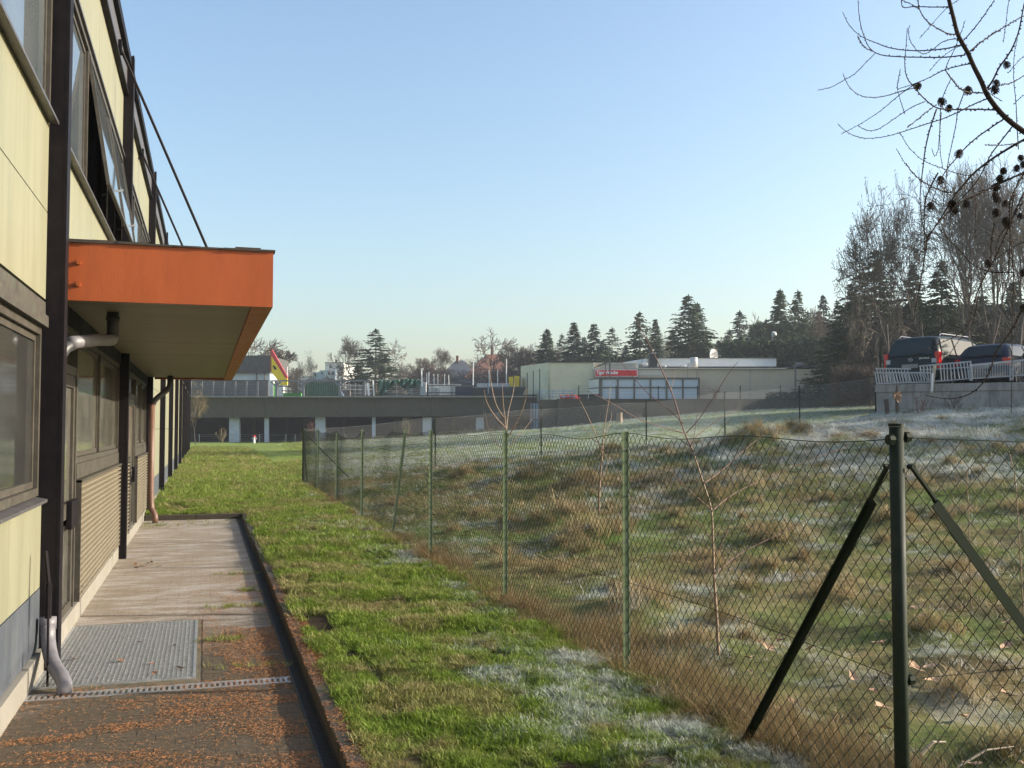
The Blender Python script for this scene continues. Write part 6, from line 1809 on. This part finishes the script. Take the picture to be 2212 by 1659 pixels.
# hanging thin twigs of a young birch at the building's far corner
plant('b', 5, 424, 812, 957, 80, 64, 'thin ochre twigged young tree growing past the far corner of the long building', name='young_tree', mat_over=M_ochre)
shrub(480, 925, 957, 106, 34, 'bare pale shrub in front of the leftmost dark opening of the deck', M_ochre, 16, 1, .02)
shrub(660, 928, 957, 106, 26, 'bare pale shrub between the second and third deck pillars', M_ochre, 12, 2, .02)
shrub(672, 905, 948, 60, 40, 'reddish bare shrub behind the far corner post of the wire fence', M_redtwig, 10, 3, .012)
shrub(880, 905, 946, 95, 40, 'brown bare shrub under the deck beside the notice board', M_ochre, 12, 5, .02)
shrub(1545, 835, 862, 98, 34, 'small bare shrub against the tan laundry wall', M_redtwig, 14, 6, .02)
shrub(1990, 845, 905, 27, 60, 'thorny bare shrub on the slope at the foot of the terrace wall', M_redtwig, 16, 7, .008)
shrub(2060, 850, 905, 28, 50, 'dark bare bramble against the middle of the terrace wall', M_trunk, 20, 8, .008)
# ------------------------------------------------------------------ terrace wall, railings, parked cars
M_twall = mat('terrace_concrete', (.30,.28,.25), .9, var=.15, scale=2, dirt=(.10,.095,.085), dirt_amt=.8, stretch=(1,1,.35), coord='World', bmp=.3, bscale=20)
M_rail = mat('white_rail_paint', (.34,.35,.36), .45, var=.1, scale=6)
TA, TB = P(1893, 888, 30.0), P(2260, 885, 28.0)
wd = (Vector((TB.x, TB.y, 0)) - Vector((TA.x, TA.y, 0))); WL = wd.length; wd.normalize()
wn_ = Vector((-wd.y, wd.x, 0))              # away from us
TH = math.atan2(wd.y, wd.x)
ztop = P(1893, 829, 30.0).z
tw = thing('terrace_wall', 'low stained concrete wall holding the car terrace above the frosty slope', 'wall', (TA.x, TA.y, TA.z-.3), TH)
O = Matrix.Translation((TA.x, TA.y, 0)) @ Matrix.Rotation(TH, 4, 'Z')
def TL(mb, name, m, parent, **kw):
    """build with terrace coordinates: x along the wall, y away from the camera, z up"""
    mb.v = [tuple(O @ Vector(v)) for v in mb.v]
    return mb.build(name, m, parent, **kw)
n_p = 7
for i in range(n_p):
    a, b = WL*1.6*i/n_p, WL*1.6*(i+1)/n_p
    TL(MB().box(a+.006, b-.006, 0, .25, TA.z-.8, ztop-.26), 'wall_panel', M_twall, tw)
TL(MB().box(-.02, WL*1.6, -.03, .30, ztop-.255, ztop-.03), 'coping', M_twall, tw)
TL(MB().box(0, .25, .31, 14, TA.z-.8, ztop-.03), 'side_wall', M_twall, tw)
o_ = MB().box(.26, WL*1.6+14, .31, 40, TA.z-.8, ztop-.05)
o_.v = [tuple(O @ Vector(v)) for v in o_.v]
o_.build('car_park', mat('car_park_asphalt', (.06,.06,.06), .9, var=.2, scale=2, coord='World'), kind='structure')

def rail_local(x, y, dist):
    """terrace coordinates of a picture point"""
    return O.inverted() @ P(x, y, dist)
def dterr(x): return 30.0 + (x-1893)/(2260-1893)*(-2.0)
# bent left railing: leans and slips, bars tilted
r1 = thing('bent_railing', 'broken white railing section tilting over the left end of the terrace wall', 'railing', tuple(P(1920, 829, 30)))
def pbar(x0, y0, x1, y1, w, nm, o, off=0.0, m=M_rail):
    MB().bar(P(x0, y0, dterr(x0)+off), P(x1, y1, dterr(x1)+off), w, w).build(nm, m, o)
pbar(1891, 796, 1968, 797, .045, 'rail', r1, .5); 
MB().bar(P(1889,805,30), P(2010,805,29.4), .045, .045).build('rail', M_rail, r1)
MB().bar(P(1893,829,30), P(1945,827,29.7), .035, .035).bar(P(1945,827,29.7), P(2012,825,29.4), .035, .035).build('rail', M_rail, r1)
for i in range(21):
    x = 1890 + i*5.6; lean_ = 4 + 5*(i/20) + random.uniform(-.8, .8)
    pbar(x+.5, 806, x+lean_, 828, .026, 'baluster', r1)
for i in range(11):
    x = 1894 + i*6.6; pbar(x, 797, x+5+random.uniform(-1,1), 826, .024, 'baluster', r1, .5)
r2 = thing('leaning_railing', 'white railing section leaning in front of the van\'s rear wheel', 'railing', tuple(P(2060, 825, 29.2)))
MB().bar(P(1985,791,29.5), P(2098,781,29.0), .045, .045).build('rail', M_rail, r2)
MB().bar(P(2018,824,29.3), P(2100,817.5,29.0), .035, .035).build('rail', M_rail, r2)
for i in range(16):
    x = 1988 + i*7.2; f = (x-1988)/112
    if i in (4, 5): continue
    pbar(x, 791-10*f, x + (5 if x > 2060 else 2) + random.uniform(-1,1), 824-7*f, .026, 'baluster', r2, .02)
pbar(1990, 799, 2098, 793, .03, 'rail', r2, .03)
# broken wooden stake between the two
st_ = thing('wooden_stake', 'weathered wooden stake between the two broken railing sections', 'stake', tuple(P(2018, 842, 29.3)))
MB().bar(P(2012,850,29.2), P(2019,790,29.2), .09, .05).build('shaft', M_twig, st_)
MB().bar(P(2013,845,29.15), P(2015,806,29.15), .035, .035).build('white_batten', M_white, st_)  # thin batten in white paint along the stake
r3 = thing('white_railing', 'straight white railing with close upright bars in front of the red car', 'railing', tuple(P(2160, 818, 28.8)))
MB().bar(P(2094,789,29.0), P(2250,774,28.4), .05, .05).build('rail', M_rail, r3)
MB().bar(P(2094,818,29.0), P(2250,808,28.4), .04, .04).build('rail', M_rail, r3)
for i in range(40):
    x = 2104 + i*3.6; f = (x-2094)/156
    MB().bar(P(x, 789-15*f, dterr(x)+.02), P(x, 818-10*f, dterr(x)+.02), .011, .011).build('bar', M_rail, r3)
for x in (2097, 2185): pbar(x, 788, x, 822, .07, 'post', r3, .05)

# ---- car builder: local x forward, y left, z up, origin on the ground
M_tyre = mat('tyre_rubber', (.02,.02,.02), .8); M_rim = mat('alloy_rim', (.45,.45,.45), .3, .8)
M_tail = mat('tail_light_red', (.50,.012,.012), .2, var=.1); M_clear = mat('lamp_glass_grey', (.35,.35,.36), .2)
M_plate = mat('plate_grey', (.20,.20,.19), .5); M_trim = mat('black_trim', (.015,.015,.016), .6)
M_chrome = mat('roof_rail_metal', (.40,.40,.42), .3, .7)
M_carglass = glass_material('car_glass', (.012,.022,.026), .04, .03, (.10,.14,.16))
M_carglass.node_tree.nodes['Principled BSDF'].inputs['IOR'].default_value = 1.45; M_carglass.node_tree.nodes['Principled BSDF'].inputs['Specular IOR Level'].default_value = .3
def paint(name, c):
    m = mat(name, c, .35, var=.05, spec=.15, coat=.05); return m
def car(label, loc, heading, st, W, paintm, rear_win, side_wins, wheels=(-1.35, 1.45), wr=.33, tail=None, plate_z=.62, railing=False, tail_off=0, badge=False):
    """st: stations (x, bottom, belt, top, belt half width, roof half width)"""
    t = thing('parked_car', label, 'car', loc, heading)
    V = []; F = []; n = 0
    for (x, zb_, zbelt, zt_, wb, wt) in st:
        ring = [(x, wb*.86, zb_), (x, wb, zb_+.14), (x, wb, (zb_+zbelt)/2+.05), (x, wb*.965, zbelt)]
        if zt_ > zbelt + .05: ring += [(x, wb*.965 - (wb*.965-wt)*.92, zt_-.07), (x, wt*.86, zt_-.015), (x, wt*.4, zt_)]
        else: ring += [(x, wb*.93, zt_-.004 + (0 if zt_ > zbelt else 0)), (x, wb*.80, zt_), (x, wb*.4, zt_+.01)]
        ring = ring + [(a, -b, c) for (a, b, c) in reversed(ring)]
        V += ring; n = len(ring)
    ns = len(st)
    for i in range(ns-1):
        for k in range(n-1):
            F.append((i*n+k, i*n+k+1, (i+1)*n+k+1, (i+1)*n+k))
        F.append((i*n+n-1, i*n, (i+1)*n, (i+1)*n+n-1))
    F.append(tuple(reversed(range(n)))); F.append(tuple((ns-1)*n + k for k in range(n)))
    mb = MB(); mb.add(V, F); mb.build('body', paintm, t, smooth=True, recalc=True, local=True)
    def q4(pts, name, m, off=(0,0,0), parent=t, th=.012, nvec=None):
        a = [Vector(p) for p in pts]; nv = (a[1]-a[0]).cross(a[2]-a[1]).normalized() if nvec is None else Vector(nvec)
        MB().add([p + nv*th for p in a] + [p - nv*.01 for p in a], [tuple(range(len(a))), tuple(reversed(range(len(a), 2*len(a))))] + [(i, i+len(a), (i+1)%len(a)+len(a), (i+1)%len(a)) for i in range(len(a))]).build(name, m, parent, local=True)
    q4(rear_win, 'rear_window', M_carglass, nvec=(-1,0,.3))
    for sd in (1, -1):
        for w in side_wins:
            q4([(x, sd*y, z) for (x, y, z) in w], 'side_window', M_carglass, nvec=(0, sd, .25))
    for wx_ in wheels:
        for sd in (1, -1):
            c = (wx_, sd*(W/2-.21), wr)
            arch = MB().cyl((wx_, sd*(W/2-.19), wr+.01), wr+.075, .203*1, 24, axis=(0,sd,0)).build('wheel_arch', M_trim, t, local=True)
            wh = MB().cyl(c, wr, .225, 24, axis=(0,sd,0)).build('wheel', M_tyre, t, local=True)
            mb = MB().cyl((wx_, sd*(W/2+.012), wr), wr*.62, .006, 20, axis=(0,sd,0))
            mb.build('rim', M_rim, wh, local=True)
            mb = MB()
            for k in range(5):
                a = 2*math.pi*k/5
                mb.obox((wx_+math.cos(a)*wr*.36, sd*(W/2+.022), wr+math.sin(a)*wr*.36), Vector((math.cos(a),0,math.sin(a)))*wr*.2, Vector((-math.sin(a),0,math.cos(a)))*wr*.07, (0,.004,0))
            mb.build('spoke', M_trim, wh, local=True)
    xr = st[0][0]
    for sd in (1, -1):
        for (x0, x1, y0, y1, z0, z1, m_) in tail:
            MB().box(min(x0,x1), max(x0,x1), min(sd*y0,sd*y1), max(sd*y0,sd*y1), z0, z1).build('tail_light', m_, t, local=True, bevel=.01)
    MB().box(xr-.045, xr+.1, -W/2*.93, W/2*.93, st[0][1]+.02, st[0][1]+.24).build('bumper', M_trim, t, local=True, bevel=.03)
    MB().box(xr-.055, xr-.01, -.27, .27, plate_z, plate_z+.12).build('number_plate', M_plate, t, local=True)
    a, b = Vector(rear_win[0]), Vector(rear_win[1])
    mid = (a+b)/2
    MB().bar(mid + Vector((-.04,.02,-.0)), mid + Vector((-.02,-.42,.09)), .02, .02).build('wiper', M_trim, t, local=True)
    if railing:
        for sd in (1, -1):
            zt_ = railing[2]
            MB().tube([(railing[0], sd*(W/2-.24), zt_-.03), (railing[0]+.08, sd*(W/2-.24), zt_+.035), (railing[1]-.1, sd*(W/2-.25), zt_+.035), (railing[1], sd*(W/2-.25), zt_-.05)], .016, 6).build('roof_rail', M_chrome, t, local=True)
    if badge:
        MB().tube([(xr+.015, .06*math.cos(a), .93+.06*math.sin(a)) for a in np.linspace(0, 6.283, 17)], .008, 5).bar((xr+.01,-.08,.915), (xr+.01,.08,.945), .02, .012).build('badge', M_rim, t, local=True)
        cu = bpy.data.curves.new('word', 'FONT'); cu.body = 'SINTRA'; cu.size = .085; cu.extrude = .004
        tmp = bpy.data.objects.new('tmp', cu); COL.objects.link(tmp); bpy.context.view_layer.update()
        me = bpy.data.meshes.new_from_object(tmp.evaluated_get(bpy.context.evaluated_depsgraph_get())); bpy.data.objects.remove(tmp)
        me.materials.clear(); me.materials.append(M_rim)
        me.transform(Matrix.Translation((xr-.012, -.30, .93)) @ Matrix.Rotation(R(-90), 4, 'Z') @ Matrix.Rotation(R(90), 4, 'X') @ Matrix.Diagonal((1.25,1,1,1)))
        link_mesh(me, 'model_lettering', t)
        for sd in (1, -1):
            MB().box(.62, .80, min(sd*.93, sd*1.06), max(sd*.93, sd*1.06), 1.0, 1.16).build('wing_mirror', M_trim, t, local=True, bevel=.03)
            for hx in (-.05, .55):
                MB().box(hx, hx+.17, min(sd*(W/2-.01),sd*(W/2+.022)), max(sd*(W/2-.01),sd*(W/2+.022)), .86, .90).build('door_handle', M_trim, t, local=True, bevel=.008)
            MB().box(-1.9, -.95, min(sd*(W/2-.03),sd*(W/2+.006)), max(sd*(W/2-.03),sd*(W/2+.006)), .965, .985).build('slide_rail', M_trim, t, local=True)
    return t
zc = ztop - .05
van_st = [(-2.36,.30,.60,.60,.80,.7),(-2.33,.26,.98,.98,.87,.7),(-2.28,.24,1.02,1.10,.91,.80),(-2.13,.22,1.03,1.55,.915,.74),(-2.05,.22,1.03,1.66,.915,.70),(-1.7,.22,1.02,1.72,.92,.69),(-.8,.22,1.01,1.75,.92,.70),(.2,.22,1.0,1.73,.92,.70),(.75,.22,.99,1.60,.92,.68),(1.25,.22,.98,1.28,.91,.70),(1.62,.22,.97,1.0,.90,.72),(2.1,.22,.86,.87,.87,.7),(2.33,.28,.66,.67,.78,.6)]
vw = [[(-2.0,.885,1.08),(-1.12,.895,1.07),(-1.12,.735,1.61),(-1.84,.735,1.59)],
      [(-1.02,.895,1.06),(.42,.895,1.05),(.28,.735,1.60),(-1.02,.735,1.62)],
      [(.52,.895,1.05),(1.42,.885,1.05),(.92,.765,1.45),(.40,.735,1.58)]]
rear = [(-2.335,-.74,1.07),(-2.335,.74,1.07),(-2.155,.62,1.60),(-2.155,-.62,1.60)]
vp = P(3085/1.5624, 1300/1.5624, 33.6)
van_loc = (vp.x, vp.y, zc)
hd = R(90-17.1) - R(38-17.1) ;
M_van = paint('dark_green_car_paint', (.008,.016,.018))
va = car('dark minivan with roof rails and a red tail light, parked above the terrace wall', (0,0,0), 0, van_st, 1.85, M_van, rear, vw, (-1.42, 1.43), .33,
    [(-2.33,-2.12,.80,.935,.62,1.16,M_tail),(-2.345,-2.3,.70,.86,.80,.95,M_clear)], .66, (-1.75,.35,1.74), badge=True)
HV = R(90) - R(38.0 + 29)
rearc = P(2027, 860, 31.6)      # near rear corner of the van
va.rotation_euler = (0,0,HV)
# put the right rear corner (-2.33,-.92) at rearc
cw = Matrix.Rotation(HV, 3, 'Z') @ Vector((-2.33, -.90, 0))
va.location = (rearc.x - cw.x, rearc.y - cw.y, zc)
car2 = [(-2.1,.30,.60,.60,.78,.7),(-2.08,.26,.90,.90,.84,.7),(-2.0,.24,.93,.98,.86,.76),(-1.72,.22,.94,1.34,.865,.66),(-1.5,.22,.94,1.41,.865,.62),(-.6,.22,.93,1.43,.865,.62),(.1,.22,.92,1.38,.865,.61),(.75,.22,.91,1.10,.86,.62),(1.05,.22,.90,.94,.85,.6),(1.7,.22,.80,.82,.83,.6),(2.02,.28,.62,.63,.74,.6)]
w2 = [[(-1.75,.83,.99),(-.75,.835,.98),(-.75,.655,1.33),(-1.55,.66,1.30)],[(-.65,.835,.98),(.72,.825,.97),(.08,.66,1.31),(-.65,.655,1.33)]]
rear2 = [(-2.075,-.66,1.0),(-2.075,.66,1.0),(-1.80,.52,1.33),(-1.80,-.52,1.33)]
c2 = car('dark blue hatchback parked next to the minivan', (0,0,0), 0, car2, 1.74, paint('dark_blue_car_paint', (.010,.016,.035)), rear2, w2, (-1.3,1.25), .30, [(-2.09,-1.95,.66,.85,.68,.92,M_tail)], .60)
def park(o, x, d, Hd, cx, cy):
    p_ = P(x, 860, d); w_ = Matrix.Rotation(Hd, 3, 'Z') @ Vector((cx, cy, 0)); o.rotation_euler = (0,0,Hd); o.location = (p_.x-w_.x, p_.y-w_.y, zc)
park(c2, 2182, 30.9, HV, -2.05, -.86)
c3 = car('red car at the right edge of the picture behind the straight white railing', (0,0,0), 0, car2, 1.74, paint('red_car_paint', (.38,.02,.03)), rear2, w2, (-1.3,1.25), .30, [(-2.09,-1.95,.66,.85,.68,.92,M_tail)], .60)
park(c3, 2182+104, 31.3, HV, -2.05, -.86)
# wire fence post left of the van
pf = thing('wire_fence', 'dark angled fence post with sagging wire left of the parked van', 'fence', tuple(P(1902, 850, 34)))
MB().tube([P(1902,731,34), P(1912,735,34), P(1924,733,34.3)], .008, 5).build('wire', M_wire, pf)
MB().bar(P(1902,731,34), P(1910,746,34), .03, .03).build('stay', M_postdark, pf)
MB().bar(P(1902,858,34), P(1902,728,34), .045, .045).build('post', M_postdark, pf)
# dried plant head on a dark stem at the foot of the wall
b = P(1939, 892, 28.5)
dh = thing('dried_plant', 'dried pale plant head on a dark stem in front of the terrace wall', 'plant', (b.x, b.y, h1(b.x, b.y)))
MB().tube([(b.x,b.y,h1(b.x,b.y)-.1), P(1938,870,28.5), P(1938,832,28.5)], [.06,.05,.035], 7).build('stem', M_trunk, dh)
mb = MB(); rr = random.Random(12)
for k in range(90):
    c = P(1938+rr.gauss(0,4.5), 856+rr.gauss(0,5), 28.3+rr.gauss(0,.06)); a1 = Vector((rr.gauss(0,1),rr.gauss(0,1),rr.gauss(0,1))).normalized()*.06; a2 = a1.cross(Vector((0,.3,1))).normalized()*.022
    mb.add([c-a1, c-a2, c+a1, c+a2], [(0,1,2,3)])
mb.build('flower_head', M_leafpale, dh)
for i, (x, y, d, r_) in enumerate(((1906, 905, 27, .05), (1918, 900, 27.5, .02))):
    pass
o_ = thing('wooden_post', 'short dark wooden post on the slope left of the terrace wall corner', 'post', tuple(P(1918, 893, 29)))
MB().bar(P(1917.5,896,29), P(1914,862,29), .09, .09).build('shaft', M_trunk, o_)

# ------------------------------------------------------------------ air: faint morning haze over the whole place
hz = bpy.data.materials.new('morning_haze'); hz.use_nodes = True
ht = hz.node_tree
for n in list(ht.nodes): ht.nodes.remove(n)
ho = ht.nodes.new('ShaderNodeOutputMaterial'); hv = ht.nodes.new('ShaderNodeVolumePrincipled')
hv.inputs['Color'].default_value = (.86, .92, 1.0, 1); hv.inputs['Density'].default_value = .0005; hv.inputs['Anisotropy'].default_value = .25
ht.links.new(hv.outputs[0], ho.inputs['Volume'])
hb = MB().box(-1600, 2600, -60, 2600, -1.5, 32).build('haze', hz, kind='stuff')
